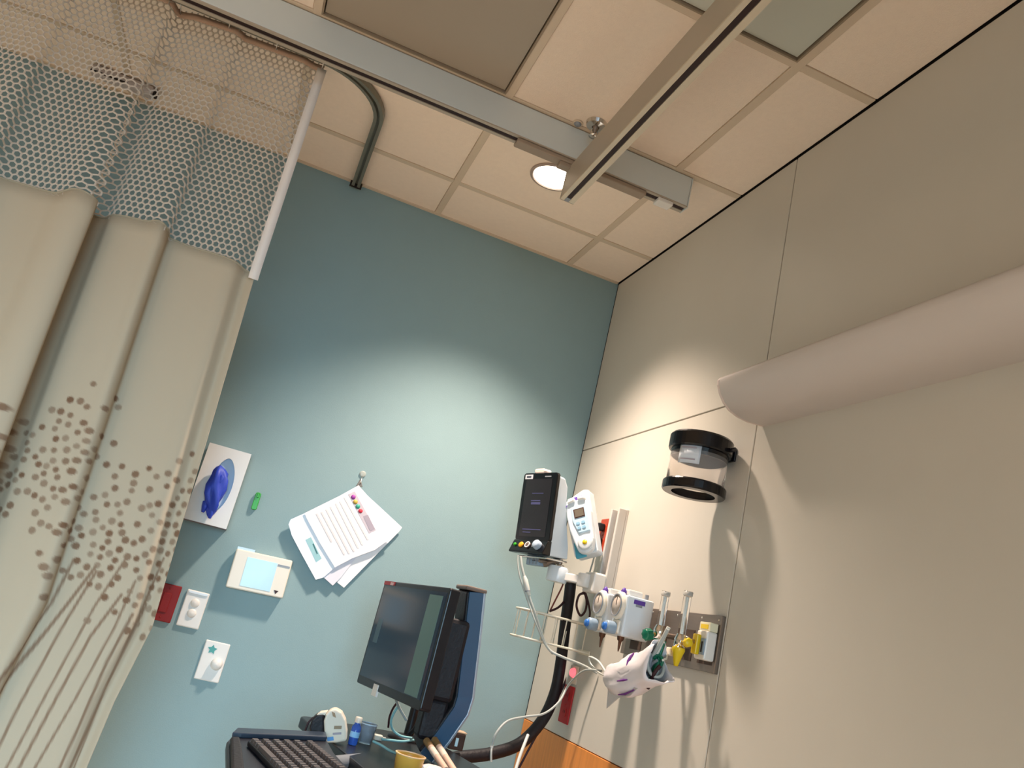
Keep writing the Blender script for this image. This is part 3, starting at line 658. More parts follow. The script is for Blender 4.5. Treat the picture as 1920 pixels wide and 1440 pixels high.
# ear thermometer docked on its side
cT = V((-.156, -.500, 1.611)); nT = V((-.72, -.69, .05)); rT = V((.69, -.72, 0)).normalized()
F0 = frame(cT, nT, rT); ro = math.radians(24); TS = 1.06
FT = lambda a, b, k=0: F0(TS * (a * math.cos(ro) - b * math.sin(ro)), TS * (a * math.sin(ro) + b * math.cos(ro)), TS * k)
t = thing('ear_thermometer', 'white and pale blue handheld thermometer docked beside the patient monitor', 'thermometer', tuple(cT))
out = [(-.040, -.03), (-.043, .02), (-.040, .055), (-.026, .068), (.022, .070), (.036, .058), (.041, .02), (.036, -.03), (.034, -.07), (.024, -.102), (.0, -.112), (-.022, -.104), (-.032, -.07)]
MB().prism([FT(x, y, -.03) for x, y in out], FT(0, 0, .03) - FT(0, 0, 0)).build('body', coolw, t, .008, 3)
MB().prism([FT(x, y, -.002) for x, y in [(-.022, .045), (.028, .045), (.033, .02), (.030, -.045), (-.010, -.045), (-.024, .0)]], FT(0, 0, .006) - FT(0, 0, 0)).build('face_panel', mat('pale_blue', 'B9D4E4', .35), t, .003)
o = MB().box((-.014, .006, .003), (.022, .036, .0055), FT).build('display_frame', mat('display_frame', '4A2E28', .4), t)
MB().box((-.011, .009, .0055), (.019, .033, .0062), FT).build('display', mat('lcd_grey', '6E665A', .25), o)
for a, b_ in ((-.006, -.012), (.012, -.012), (-.004, -.028), (.012, -.028)): MB().prism([FT(a + x, b_ + y, .003) for x, y in rrect(.012, .008, .003, 3)], FT(0, 0, .003) - FT(0, 0, 0)).build('button', mat('button_blue', '8FB9D2', .4), t)
MB().lathe([(.026, -.004), (.026, .004), (.020, .006), (0, .006)], FT(.006, -.078, 0), nT, 28).build('lower_dial', mat('frosted', 'D9DEE0', .35), t)
MB().lathe([(.008, .006), (.008, .0075), (0, .0075)], FT(.006, -.078, 0), nT, 18).build('yellow_dot', yellow, t)
MB().prism([FT(x, y, -.012) for x, y in [(-.030, .060), (-.004, .064), (-.006, .078), (-.028, .076)]], FT(0, 0, .02) - FT(0, 0, 0)).build('grip_tip', white, t, .004)
MB().prism([FT(x, y, -.012) for x, y in [(.006, .064), (.032, .062), (.030, .074), (.006, .076)]], FT(0, 0, .02) - FT(0, 0, 0)).build('grip_tip', white, t, .004)
MB().box((-.022, .060, -.014), (.020, .082, -.010), FT).build('purple_trim', purple, t)
t = thing('thermometer_dock', 'white probe dock with a teal foot on the side of the patient monitor', 'dock', tuple(FT(-.03, 0, -.05)))
MB().prism([FT(x, y, -.09) for x, y in [(-.050, -.105), (-.055, .06), (-.052, .085), (-.02, .098), (.02, .112), (.038, .106), (.036, .07), (.03, -.105)]], FT(0, 0, .055) - FT(0, 0, 0)).build('shell', coolw, t, .007, 3)
MB().box((-.044, -.112, -.04), (-.008, -.058, -.0305), FT).build('teal_foot', mat('teal_plastic', '4FA6BE', .4), t, .003)
MB().box((-.052, .066, -.04), (-.040, .072, -.034), FT).build('violet_mark', purple, t)

# ------------------------------------------------------------------ outlets, cables on the service wall
def outlet_plate(name, cyx, z0, z1, w2, m_, label, plug):
    t = thing(name, label, 'outlet', (0, cyx, (z0 + z1) / 2))
    MB().box((-.006, cyx - w2, z0), (-.0004, cyx + w2, z1)).build('cover_plate', m_, t, .002)
    for zz in ((z0 + z1) / 2 + .026, (z0 + z1) / 2 - .026):
        s = MB().prism([(-.0075, cyx + a, zz + b) for a, b in rrect(.032, .028, .009, 4)], (.002, 0, 0)).build('socket', m_, t)
        if not plug:
            for dy in (-.006, .006): MB().box((-.0082, cyx + dy - .001, zz - .002), (-.0072, cyx + dy + .001, zz + .007)).build('slot', dark, s)
    MB().lathe([(.003, 0), (.003, .001), (0, .0015)], (-.006, cyx, (z0 + z1) / 2), (-1, 0, 0), 10).build('screw', m_, t)
    return t
outlet_plate('red_outlet', -.376, 1.541, 1.661, .035, orangered, 'orange-red emergency outlet with two black plugs beside the metal channel', True)
for zz, lb in ((1.627, 'black plug in the upper socket of the orange-red outlet'), (1.575, 'black plug in the lower socket of the orange-red outlet')):
    t = thing('power_plug', lb, 'plug', (-.008, -.376, zz), 'plugs in the orange-red outlet')
    MB().box((-.034, -.392, zz - .013), (-.008, -.360, zz + .013)).build('body', softblack, t, .004)
    MB().tube([(-.034, -.376, zz), (-.048, -.374, zz - .001), (-.056, -.372, zz - .006)], [.008, .0065, .005], 10).build('strain_relief', softblack, t)
outlet_plate('red_outlet', -.356, .957, 1.078, .040, brightred, 'bright red outlet low on the beige wall above the wood panel', False)
t = thing('indicator_light', 'small glowing pink light on an ivory wall plate above the bright red outlet', 'indicator light', (0, -.36, 1.11))
MB().box((-.004, -.398, 1.086), (-.0004, -.328, 1.146)).build('plate', mat('ivory', 'DCCDB8', .4), t, .002)
MB().lathe([(.016, 0), (.016, .004), (.012, .012), (0, .016)], (-.004, -.366, 1.122), (-1, 0, 0), 18).build('lens', mat('pink_glow', 'FF6E78', .3, noise=0, emit=1.1), t)
def cable(name, pts, r, m_, label, cat='cable', seg=8, group=None):
    o = MB().tube(spline(pts, 8), r, seg).build(name, m_, None, loc=pts[0])
    return tag(o, label, cat, group)
cable('outlet_cord', [(-0.0560,-0.4367,1.5659), (-0.0300,-0.3974,1.5431), (-0.0200,-0.3726,1.5040), (-0.0140,-0.3487,1.4615), (-0.0120,-0.3364,1.4218)], .003, cablegrey, 'thin grey cord running down from the orange-red outlet')
cable('hose_loom', [(-0.0986,-0.4000,1.4097), (-0.0922,-0.3950,1.3743), (-0.0693,-0.3600,1.2718), (-0.0436,-0.3300,1.1392), (-0.0471,-0.3400,1.0422), (-0.0838,-0.3700,0.9535), (-0.1564,-0.4000,0.8720), (-0.2585,-0.4300,0.8288), (-0.3626,-0.4500,0.8034), (-0.4088,-0.4600,0.7880)], .0195, softblack, 'thick black cable loom hanging from the arm and curving to the computer cart', 'cable loom', 14)
t = thing('loom_tie', 'white tie wrapped round the black cable loom near the cart', 'cable tie', (-0.2585,-0.4300,0.8288))
MB().tube(spline([(-0.2681,-0.4520,0.8522), (-0.2663,-0.4550,0.8341), (-0.2590,-0.4520,0.8096)], 5), .0035, 8).build('band', cablewhite, t)
MB().box(tuple(V((-0.2681,-0.4520,0.8522)) + V((-.004, -.004, -.003))), tuple(V((-0.2681,-0.4520,0.8522)) + V((.004, .004, .004)))).build('catch', cablewhite, t, .001)
cable('lead_cable', [(-0.3193,-0.4600,1.4443), (-0.3081,-0.4700,1.4078), (-0.2878,-0.4800,1.3653), (-0.2682,-0.4850,1.3247), (-0.2372,-0.4900,1.2768), (-0.1938,-0.4800,1.2173), (-0.1572,-0.4800,1.1775), (-0.1144,-0.5000,1.1650), (-0.0536,-0.5200,1.1565), (-0.0065,-0.5500,1.1431)], .0045, cablegrey, 'grey lead cable hanging from the patient monitor across the wire basket')
t = thing('lead_connector', 'thick white connector joint on the grey lead cable under the patient monitor', 'connector', (-0.2854,-0.4800,1.3554))
MB().tube([(-0.2971,-0.4770,1.3841), (-0.2909,-0.4790,1.3715), (-0.2777,-0.4830,1.3433), (-0.2690,-0.4850,1.3280)], [.005, .0085, .0085, .005], 12).build('sleeve', cablewhite, t)
MB().tube([(-0.2770,-0.4832,1.3417), (-0.2757,-0.4836,1.3386)], .0093, 12).build('collar', grey, t)
cable('sensor_cable', [(-0.3276,-0.4550,1.4458), (-0.3230,-0.4600,1.4201), (-0.3084,-0.4700,1.3777), (-0.2677,-0.4850,1.3075), (-0.2269,-0.5000,1.2421), (-0.1798,-0.4900,1.1905), (-0.1431,-0.4800,1.1670)], .003, cablegrey, 'thinner grey sensor cable beside the lead cable under the patient monitor')
cable('white_tubing', [(-0.1600,-0.9232,1.1563), (-0.1600,-0.8600,1.1809), (-0.1600,-0.7958,1.1860), (-0.1500,-0.7949,1.1669), (-0.1550,-0.8740,1.1514), (-0.1600,-0.9364,1.1494)], .003, cablewhite, 'small loop of white tubing at the tail of the white bag', 'tubing')
cable('long_tubing', [(-0.1500,-0.8711,1.1579), (-0.1600,-0.7785,1.1448), (-0.1101,-0.5800,1.0879), (-0.1395,-0.6000,1.0353), (-0.1885,-0.6200,0.9945), (-0.2536,-0.6400,0.9761), (-0.3129,-0.6600,0.9561), (-0.3463,-0.6800,0.9208), (-0.3520,-0.6800,0.8848)], .0035, cablegrey, 'long pale tubing drooping from the white bag to the black loom', 'tubing')
cable('hanging_cord', [(-0.2087,-0.5800,0.9220), (-0.2222,-0.6000,0.8958), (-0.2367,-0.6200,0.8610), (-0.2487,-0.6400,0.8248)], .005, cablewhite, 'short white cord crossing in front of the black loom')
cable('dark_lead', [(-0.1191,-0.4000,1.4268), (-0.1285,-0.4000,1.3804), (-0.1396,-0.4000,1.3413), (-0.1516,-0.4000,1.2988)], .003, mat('rust_cable', '6E2A1C', .5), 'thin rust-brown lead sloping from the arm hub to the basket')
cable('dark_lead', [(-0.1556,-0.4100,1.2984), (-0.1273,-0.4000,1.3152), (-0.1061,-0.3900,1.3379), (-0.0921,-0.3800,1.3664)], .004, cabledark, 'short dark lead curving from the basket to the black loom')
cable('cable_loop', [(-0.0625,-0.4600,1.3836), (-0.0839,-0.4600,1.3713), (-0.0834,-0.4550,1.3354), (-0.0608,-0.4500,1.3083), (-0.0489,-0.4550,1.3256), (-0.0524,-0.4600,1.3572), (-0.0685,-0.4650,1.3823), (-0.0784,-0.4700,1.3801)], .004, cabledark, 'dark cable looped beside the arm elbow')
cable('dark_lead', [(-0.0669,-0.4700,1.3829), (-0.0503,-0.4700,1.3546), (-0.0391,-0.4750,1.3218), (-0.0403,-0.4800,1.2901)], .0035, cabledark, 'short dark lead dropping beside the cable loop')
cable('dark_cable', [(0.0296,-0.3000,1.1935), (0.0209,-0.3000,1.1586), (0.0067,-0.3000,1.1120), (-0.0102,-0.3050,1.0518), (-0.0318,-0.3100,0.9881), (-0.0672,-0.3250,0.9181), (-0.0927,-0.3300,0.8532), (-0.1210,-0.3400,0.7803)], .004, cabledark, 'dark power cord running down behind the black loom over the wood panel')

# wire basket
t = thing('wire_basket', 'white wire basket rack sticking out of the beige wall', 'basket', (-.14, -.41, 1.195))
wm = mat('white_wire', 'E8DFCB', .35)
yn, yf = -.452, -.372
def loop(z): return [(-.001, yn, z), (-.257, yn, z), (-.264, yn + .008, z), (-.264, yf - .008, z), (-.257, yf, z), (-.001, yf, z)]
MB().tube(loop(1.284), .0035, 8).build('top_rim', wm, t)
MB().tube(loop(1.195), .0035, 8).build('bottom_rim', wm, t)
xs = [-.246, -.215, -.185, -.145, -.105, -.065, -.03]
for x in xs: MB().tube([(x, yn, 1.284), (x, yn, 1.193), (x, yf, 1.193), (x, yf, 1.284)], .0022, 6).build('cross_wire', wm, t)
for y in (yn + .027, yf - .027): MB().tube([(-.264, y, 1.284), (-.264, y, 1.193), (-.001, y, 1.193)], .0022, 6).build('cross_wire', wm, t)
for z in (1.284, 1.195): MB().box((-.006, yn - .008, z - .008), (-.0004, yf + .008, z + .008)).build('wall_clip', wm, t, .002)

# ------------------------------------------------------------------ things on the teal wall
Wf = lambda x, z, y=0: V((x, y, z))
t = thing('glove_box', 'white glove dispenser box with blue gloves pulled out beside the curtain', 'glove box', (-1.316, 0, 1.304))
x0, x1, z0, z1, yb = -1.390, -1.246, 1.304, 1.571, -.098
m = MB()
m.box((x0, yb + .006, z0), (x0 + .006, -.0004, z1)).box((x1 - .006, yb + .006, z0), (x1, -.0004, z1)).box((x0, yb + .006, z1 - .006), (x1, -.0004, z1)).box((x0, -.006, z0), (x1, -.0004, z1))
m.build('shell', white, t)
MB().box((x0, yb + .004, z0 - .001), (x1, -.0004, z0 + .006)).build('base', mat('base_shade', '6E5E60', .5), t)  # shade under the box is put into this darker base colour
cxo, czo = -1.310, 1.440; N = 36; a = []; b = []
for k in range(N):
    an = 2 * PI * k / N; c_, s_ = math.cos(an), math.sin(an)
    a.append((cxo + .038 * c_ * (1 - .18 * abs(s_) ** 3), czo + .096 * s_))
    tx = ((x1 if c_ > 0 else x0) - cxo) / c_ if abs(c_) > 1e-6 else 9; tz = ((z1 if s_ > 0 else z0) - czo) / s_ if abs(s_) > 1e-6 else 9
    q = min(tx, tz); b.append((cxo + q * c_, czo + q * s_))
for cxn, czn in ((x0, z0), (x0, z1), (x1, z0), (x1, z1)):
    k = min(range(N), key=lambda k: (b[k][0] - cxn) ** 2 + (b[k][1] - czn) ** 2); b[k] = (cxn, czn)
m = MB()
for y in (yb, yb + .006): m.add([(p[0], y, p[1]) for p in a + b], [(k, (k + 1) % N, N + (k + 1) % N, N + k) for k in range(N)])
for P_ in (a, b): m.add([(p[0], y, p[1]) for y in (yb, yb + .006) for p in P_], [(k, (k + 1) % N, N + (k + 1) % N, N + k) for k in range(N)])
m.build('front_panel', white, t)
MB().box((x0 + .008, yb + .012, z0 + .008), (x1 - .008, -.01, z1 - .008)).build('carton', mat('carton_blue_white', 'C6DCF0', .6), t)
# glove bunch
vs = []; sg = 22; rr_ = [(0, 0), (.012, .05), (.022, .12), (.027, .25), (.028, .42), (.026, .58), (.022, .72), (.015, .84), (.006, .95), (0, 1)]
P0 = V((-1.3305,-0.1180,1.5045)); P1 = V((-1.3128,-0.1250,1.3222)); rnd = random.Random(5); nz = [rnd.uniform(-1, 1) for _ in range(sg)]
for i, (r, tt) in enumerate(rr_):
    for k in range(sg):
        an = 2 * PI * k / sg; q = r * (1 + .20 * math.sin(3 * an + 6 * tt) + .30 * nz[(k + i) % sg] * tt + .22 * math.sin(5 * an - 9 * tt))
        vs.append(P0.lerp(P1, tt) + V((math.cos(an) * q * 1.0, math.sin(an) * q * .8, 0)) + V((.004 * math.sin(tt * 9), 0, 0)))
MB().add(vs, [(i * sg + k, i * sg + (k + 1) % sg, (i + 1) * sg + (k + 1) % sg, (i + 1) * sg + k) for i in range(len(rr_) - 1) for k in range(sg)], True).build('glove', glove, t)
def finger(p, q, r): return MB().tube([p, (V(p) + V(q)) / 2 + V((.002, -.004, 0)), q], [r, r * 1.05, r * .5], 10).build('glove_finger', glove, t)
finger((-1.3374,-0.1220,1.3745), (-1.3359,-0.1200,1.3382), .010); finger((-1.3133,-0.1250,1.3662), (-1.3079,-0.1250,1.3235), .008); finger((-1.3148,-0.1220,1.4462), (-1.3181,-0.1180,1.4834), .012); finger((-1.3170,-0.1240,1.3986), (-1.3035,-0.1260,1.3688), .009)

t = thing('green_clip', 'small bright green clip stuck on the teal wall beside the glove box', 'clip', (-1.18, 0, 1.427))
MB().prism([(-1.180 + a * 1.0, -.012, 1.427 + b) for a, b in rrect(.019, .062, .006, 4)], (0, .0116, 0)).build('body', green, t, .002)
MB().box((-1.184, -.018, 1.44), (-1.176, -.012, 1.458)).build('grip', green, t, .002)

t = thing('wall_touchscreen', 'cream wall panel with a pale blue touchscreen', 'control panel', (-1.09, 0, 1.19))
cq = V((-1.0925, -.034, 1.190)); Ft = lambda a, b, k=0: cq + V((a, -k, b))
Fq = frame(cq, (0, -1, 0), (1, 0, .03))
MB().prism([Fq(x, y, -.0335) for x, y in rrect(.196, .132, .006)], Fq(0, 0, .0335) - Fq(0, 0, 0)).build('housing', cream, t, .004)
MB().box((-.054, -.052, -.001), (.050, .046, .0012), Fq).build('screen', lcd, t)
MB().prism([Fq(x, y, .0002) for x, y in ((.062, -.044), (.078, -.044), (.070, -.056))], Fq(0, 0, .001) - Fq(0, 0, 0)).build('arrow_print', mat('dark_print2', '3A2226', .6), t)
MB().box((.052, .038, 0), (.094, .044, .0012), Fq).build('maker_plate', grey, t)
MB().box((-.096, .064, -.02), (-.036, .074, -.004), Fq).build('clear_tab', mat('clear_tab', 'C9DDF0', .2, alpha=.7), t)

t = thing('red_switch_plate', 'deep red wall switch plate half behind the curtain edge', 'switch', (-1.357, 0, 1.025))
MB().box((-1.395, -.008, .965), (-1.322, -.0004, 1.087)).build('cover_plate', red, t, .003)
MB().box((-1.372, -.011, .995), (-1.345, -.008, 1.058)).build('rocker', red, t, .002)
for z in (.978, 1.074): MB().lathe([(.003, 0), (.003, .001), (0, .0015)], (-1.358, -.008, z), (0, -1, 0), 10).build('screw', red, t)

def plate(name, cxp, czp, w2, h2, label, cat):
    t = thing(name, label, cat, (cxp, 0, czp))
    MB().box((cxp - w2, -.008, czp - h2), (cxp + w2, -.0004, czp + h2)).build('cover_plate', white, t, .004, 3)
    return t
t = plate('rotary_switch', -1.266, 1.025, .037, .0605, 'white wall plate with two round bumps beside the red switch plate', 'switch')
for z, nm in ((1.046, 'upper_bump'), (1.012, 'lower_bump')): MB().lathe([(.015, 0), (.0145, .003), (.010, .006), (0, .007)], (-1.266, -.008, z), (0, -1, 0), 24).build(nm, white, t)
MB().box((-1.298, -.0115, 1.074), (-1.234, -.008, 1.083)).build('top_rim', coolw, t, .002)
t = plate('dimmer_plate', -1.152, .877, .041, .064, 'white wall plate with a round white knob and a teal mark', 'switch')
MB().lathe([(.018, 0), (.0195, .008), (.016, .017), (.008, .022), (0, .023)], (-1.136, -.008, .872), (0, -1, 0), 26).build('knob', white, t)
st = [(.016 * math.cos(math.radians(90 + 36 * k)) * (1 if k % 2 == 0 else .55), .016 * math.sin(math.radians(90 + 36 * k)) * (1 if k % 2 == 0 else .55)) for k in range(10)]
MB().prism([(-1.164 + a, -.0092, .914 + b) for a, b in st], (0, .001, 0)).build('teal_mark', mat('teal_mark', '4F9C98', .5), t)

# papers on a hook
t = thing('wall_hook', 'small clear adhesive hook with a grey clip on the teal wall above the papers', 'hook', (-0.8446,0.0000,1.6170))
MB().lathe([(.012, 0), (.012, .004), (.008, .006), (0, .006)], (-0.8431,-0.0005,1.6257), (0, -1, 0), 20).build('base_disc', mat('clear_disc', 'C5CBC4', .15, alpha=.55), t)
hk = V((-0.8445,-0.0180,1.5925))
MB().tube([V((-0.8429,-0.0060,1.6148)), V((-0.8440,-0.0200,1.5966)), hk + V((0, -.004, -.008)), hk + V((0, -.012, -.002))], .002, 8).build('wire_hook', chrome, t)
MB().prism([(-0.8483,-0.0220,1.6034), (-0.8562,-0.0220,1.5744), (-0.8324,-0.0220,1.5771)], (0, .010, 0)).build('clip', mat('clip_grey', '77726C', .4), t, .001)
def sheet(name, pts, y, label, m_=paper, sag=.0):
    n = len(pts); P_ = [V((p[0], y + p[1], p[2])) for p in pts]
    return MB().prism(P_, (0, .0012, 0)).build(name, m_, None, loc=P_[0])
sh = mat('sheet_shade', 'E2E0E8', .6)
back = sheet('paper_sheet', [(-0.8433,-0.0140,1.5768), (-0.8028,-0.0140,1.5512), (-0.7497,-0.0140,1.5251), (-0.6471,-0.0140,1.4733), (-0.6545,-0.0140,1.4550), (-0.7205,-0.0140,1.3397), (-0.7937,-0.0140,1.2125), (-0.8230,-0.0140,1.2246), (-0.8583,-0.0140,1.3951)], 0, '')
tag(back, 'rearmost white paper sheet hanging askew from the clear wall hook', 'paper', 'papers on the wall hook')
mid = sheet('paper_sheet', [(-0.8470,-0.0180,1.5733), (-0.8148,-0.0180,1.5476), (-0.7422,-0.0180,1.4256), (-0.8142,-0.0180,1.2460), (-0.8350,-0.0180,1.2102), (-0.8765,-0.0180,1.2307), (-0.8958,-0.0180,1.3851)], 0, '', sh)
tag(mid, 'pale grey sheet showing its bottom corner between the other hanging papers', 'paper', 'papers on the wall hook')
sleeve = sheet('paper_sleeve', [(-0.8493,-0.0230,1.5783), (-0.9608,-0.0230,1.4663), (-1.0268,-0.0230,1.4127), (-1.0467,-0.0230,1.3956), (-1.0488,-0.0230,1.3775), (-1.0263,-0.0230,1.3427), (-0.9723,-0.0230,1.2873), (-0.8998,-0.0230,1.2155), (-0.8766,-0.0230,1.2289), (-0.8467,-0.0230,1.2728), (-0.8222,-0.0230,1.4043)], 0, '', mat('sleeve_white', 'EEF2FA', .3, coat=.3))
tag(sleeve, 'white sleeve with a teal printed patch sticking out lower left of the letter', 'paper', 'papers on the wall hook')
front = sheet('letter', [(-0.8480,-0.0280,1.5782), (-0.8999,-0.0280,1.5270), (-1.0071,-0.0280,1.4296), (-0.9943,-0.0280,1.4134), (-0.9206,-0.0280,1.3391), (-0.8473,-0.0280,1.2726), (-0.7973,-0.0280,1.3182), (-0.7252,-0.0280,1.3681), (-0.6763,-0.0280,1.4266), (-0.7627,-0.0280,1.5043)], 0, '')
tag(front, 'front white letter with a strip of coloured dots hanging on the teal wall', 'paper', 'papers on the wall hook')
def pr_on(par, nm, pts, m_): return MB().prism(pts, (0, .0006, 0)).build(nm, m_, par)
pr_on(front, 'header_bar', [(-0.8763,-0.0288,1.5356), (-0.8571,-0.0288,1.5532), (-0.7414,-0.0288,1.4375), (-0.7628,-0.0288,1.4198)], mat('header_grey', 'C6BCC4', .6))
pr_on(front, 'header_text', [(-0.8011,-0.0294,1.4736), (-0.7857,-0.0294,1.4838), (-0.7464,-0.0294,1.4401), (-0.7613,-0.0294,1.4282)], mat('header_ink', 'A89EAA', .6))
for p, r, c in (((-0.8557,-0.0294,1.5312), .0085, mat('dot_purple', '9C3F9A', .5)), ((-0.8433,-0.0294,1.5164), .0085, mat('dot_yellow', 'C9A94A', .5)), ((-0.8301,-0.0294,1.5029), .0085, mat('dot_teal', '3FA58C', .5)), ((-0.8160,-0.0294,1.4896), .0080, mat('dot_red', 'D9384A', .5))):
    MB().lathe([(r, 0), (r, .0006), (0, .0006)], p, (0, -1, 0), 18).build('coloured_dot', c, front)
TX = [((-0.8866,-0.0290,1.5226), (-0.7601,-0.0290,1.3966)), ((-0.8970,-0.0290,1.5036), (-0.7736,-0.0290,1.3733)), ((-0.9096,-0.0290,1.4921), (-0.7853,-0.0290,1.3585)), ((-0.9247,-0.0290,1.4759), (-0.7970,-0.0290,1.3437)), ((-0.9366,-0.0290,1.4626), (-0.8116,-0.0290,1.3321)), ((-0.9503,-0.0290,1.4490), (-0.8272,-0.0290,1.3242)), ((-0.9650,-0.0290,1.4390), (-0.8845,-0.0290,1.3563))]
for a, b in TX:
    a = V(a); b = V(b); q = V((.0028, 0, .0016)); MB().prism([a - q, a + q, b + q, b - q], (0, .0004, 0)).build('text_line', mat('faint_print', 'E4DADA', .7), front)
pr_on(sleeve, 'teal_patch', [(-0.9753,-0.0238,1.3405), (-0.9600,-0.0238,1.3542), (-0.9017,-0.0238,1.2917), (-0.9160,-0.0238,1.2746)], mat('teal_print', '9CC6CA', .5))
pr_on(sleeve, 'patch_line', [(-0.9474,-0.0243,1.3322), (-0.9444,-0.0243,1.3350), (-0.9194,-0.0243,1.3046), (-0.9225,-0.0243,1.3019)], mat('dark_teal_print', '3F6E70', .5))
for o in (back, mid, sleeve, front): pass
hp = V((-0.8443,-0.0220,1.5758))

# ------------------------------------------------------------------ computer cart
BX, BY = -.60, -.76
t = thing('computer_cart', 'black computer cart with a bent blue-grey spine panel and keyboard tray', 'computer cart', (BX, BY, 0))
n_ = V((-.986, -.168, 0)); rr = V((.168, -.986, 0))
ZT = .828
# work surface
F = lambda a, b, k=0: V((BX, BY, ZT)) + rr * a - n_ * b + V((0, 0, k))       # a: along the screen, b: away from the user
MB().prism([F(x, y, -.03) for x, y in rrect(.74, .44, .04)], (0, 0, .03)).build('work_surface', black, t, .004)
MB().tube([(BX, BY, .03), (BX, BY, ZT - .03)], .035, 16).build('column', grey, t)
m = MB()
for k in range(5):
    a = 2 * PI * k / 5; m.tube([(BX, BY, .09), (BX + .26 * math.cos(a), BY + .26 * math.sin(a), .07)], [.03, .018], 8)
m.build('base', grey, t)
for k in range(5):
    a = 2 * PI * k / 5; MB().lathe([(.0, -.012), (.026, -.012), (.03, -.008), (.03, .008), (.026, .012), (0, .012)], (BX + .26 * math.cos(a), BY + .26 * math.sin(a), .031), (math.sin(a), -math.cos(a), 0), 16).build('caster', softblack, t)
# spine: thick bent panel behind the screen
SP = [(-0.5444,-0.7600,1.2844), (-0.5239,-0.7550,1.1508), (-0.5040,-0.7500,1.0089), (-0.5066,-0.7500,0.9770), (-0.5363,-0.7400,0.9048), (-0.5647,-0.7300,0.8477)]
def spine(m, lo, hi, a0, a1, cap=True):
    vs = []; p = [V(q) for q in SP]; k_ = len(p)
    for i, q in enumerate(p):
        d = (p[min(k_ - 1, i + 1)] - p[max(0, i - 1)]).normalized(); nrm = V((-1, 0, 0)); nrm = (nrm - d * nrm.dot(d)).normalized(); sd_ = d.cross(nrm).normalized()
        if sd_.y > 0: sd_ = -sd_
        for aa, bb in ((lo, a0), (hi, a0), (hi, a1), (lo, a1)): vs.append(q + nrm * bb + sd_ * aa)
    fs = [(i * 4 + k, i * 4 + (k + 1) % 4, (i + 1) * 4 + (k + 1) % 4, (i + 1) * 4 + k) for i in range(k_ - 1) for k in range(4)]
    return m.add(vs, fs + [(0, 1, 2, 3), tuple(len(vs) - 4 + k for k in (3, 2, 1, 0))])
spine(MB(), -.045, .060, -.018, .030).build('spine', softblack, t, .006, 3)
o = spine(MB(), .0605, .066, -.018, .024).build('spine_side', mat('steel_blue', '3E5C78', .3, coat=.3), t, .001, 1)
spine(MB(), .058, .068, -.024, -.0165).build('spine_edge', mat('silver_edge', 'B8C6D4', .25, metal=.6), t, .002)
q = V(SP[0]); MB().box(tuple(q + V((-.036, -.068, -.002))), tuple(q + V((.026, .045, .010)))).build('spine_cap', mat('brown_cap', '7C6A5E', .5), t, .004)
MB().box(tuple(V((-0.5631,-0.7900,1.1219)) + V((-.014, -.012, -.020))), tuple(V((-0.5631,-0.7900,1.1219)) + V((.014, .012, .020)))).build('latch_block', mat('latch_grey', 'A89888', .4, metal=.3), t, .003)
MB().box((-.672, -.84, .985), (-.545, -.72, 1.20)).build('screen_bracket', softblack, t, .012)
MB().box((-.605, -.80, .88), (-.540, -.735, .985)).build('bracket_neck', softblack, t, .01)
# tilted keyboard tray
KA = V((-1.066, -.846, .818)); k1 = V((.20, -.98, 0)).normalized(); k2 = V((.975, .20, .105)).normalized(); k3 = k1.cross(k2)
if k3.z < 0: k3 = -k3
K = lambda a, b, c=0: KA + k1 * a + k2 * b + k3 * c
TZ = lambda x, y, h=0: V((x, y, .818 - (k3.x * (x - KA.x) + k3.y * (y - KA.y)) / k3.z)) + k3 * h
OUT = [(-1.066, -.846), (-1.086, -.95), (-1.083, -1.38), (-.80, -1.38), (-.842, -.98), (-.845, -.80)]
MB().prism([TZ(x, y, -.022) for x, y in OUT], k3 * .022).build('keyboard_tray', mat('tray_dark', '22232C', .4), t, .004)
MB().prism([TZ(x, y, 0) for x, y in ((-1.064, -.848), (-1.076, -.905), (-1.055, -.905), (-.848, -.862), (-.845, -.803))], k3 * .012).build('tray_lip', mat('tray_lip', '2C3848', .4), t, .003)
MB().prism([TZ(x, y, 0) for x, y in ((-1.080, -.96), (-1.078, -1.37), (-1.052, -1.37), (-1.056, -1.06), (-1.060, -.955))], k3 * .014).build('palm_rest', softblack, t, .005)
MB().tube([TZ(-.86, -1.0, -.022), F(0, -.1, -.02)], .018, 10).build('tray_arm', grey, t)

# keyboard with single keys
t = thing('keyboard', 'dark computer keyboard with brownish keys on the tilted cart tray', 'keyboard', tuple(K(.25, .15, 0)))
MB().prism([K(.140, -.005, .0005), K(.520, -.005, .0005), K(.520, .148, .0005), K(.140, .148, .0005)], k3 * .012).build('case', black, t, .003)
key = mat('key_brown', '5E5350', .4, noise=.12)
kproto = {}
def keycap(a, b, wd, m_=None):
    m_ = m_ or key; nm = (round(wd, 4), m_.name)
    if nm not in kproto:
        mm = MB(); h = .008; e = .0022; w2 = wd / 2 - .0012; d2 = .0082
        lo = [k1 * x + k2 * y for x, y in ((-w2, -d2), (w2, -d2), (w2, d2), (-w2, d2))]; hi = [k1 * x + k2 * y + k3 * h for x, y in ((-w2 + e, -d2 + e), (w2 - e, -d2 + e), (w2 - e, d2 - e), (-w2 + e, d2 - e))]
        mm.add(lo + hi, [(0, 1, 2, 3), (4, 5, 6, 7), (0, 1, 5, 4), (1, 2, 6, 5), (2, 3, 7, 6), (3, 0, 4, 7)])
        o = mm.build('key', m_, None); kproto[nm] = o; first = True
    else:
        o = kproto[nm].copy(); COL.objects.link(o)
    o.parent = t; o.location = K(a + .107, b - .067, .0126) - ORG[t.name]
    return o
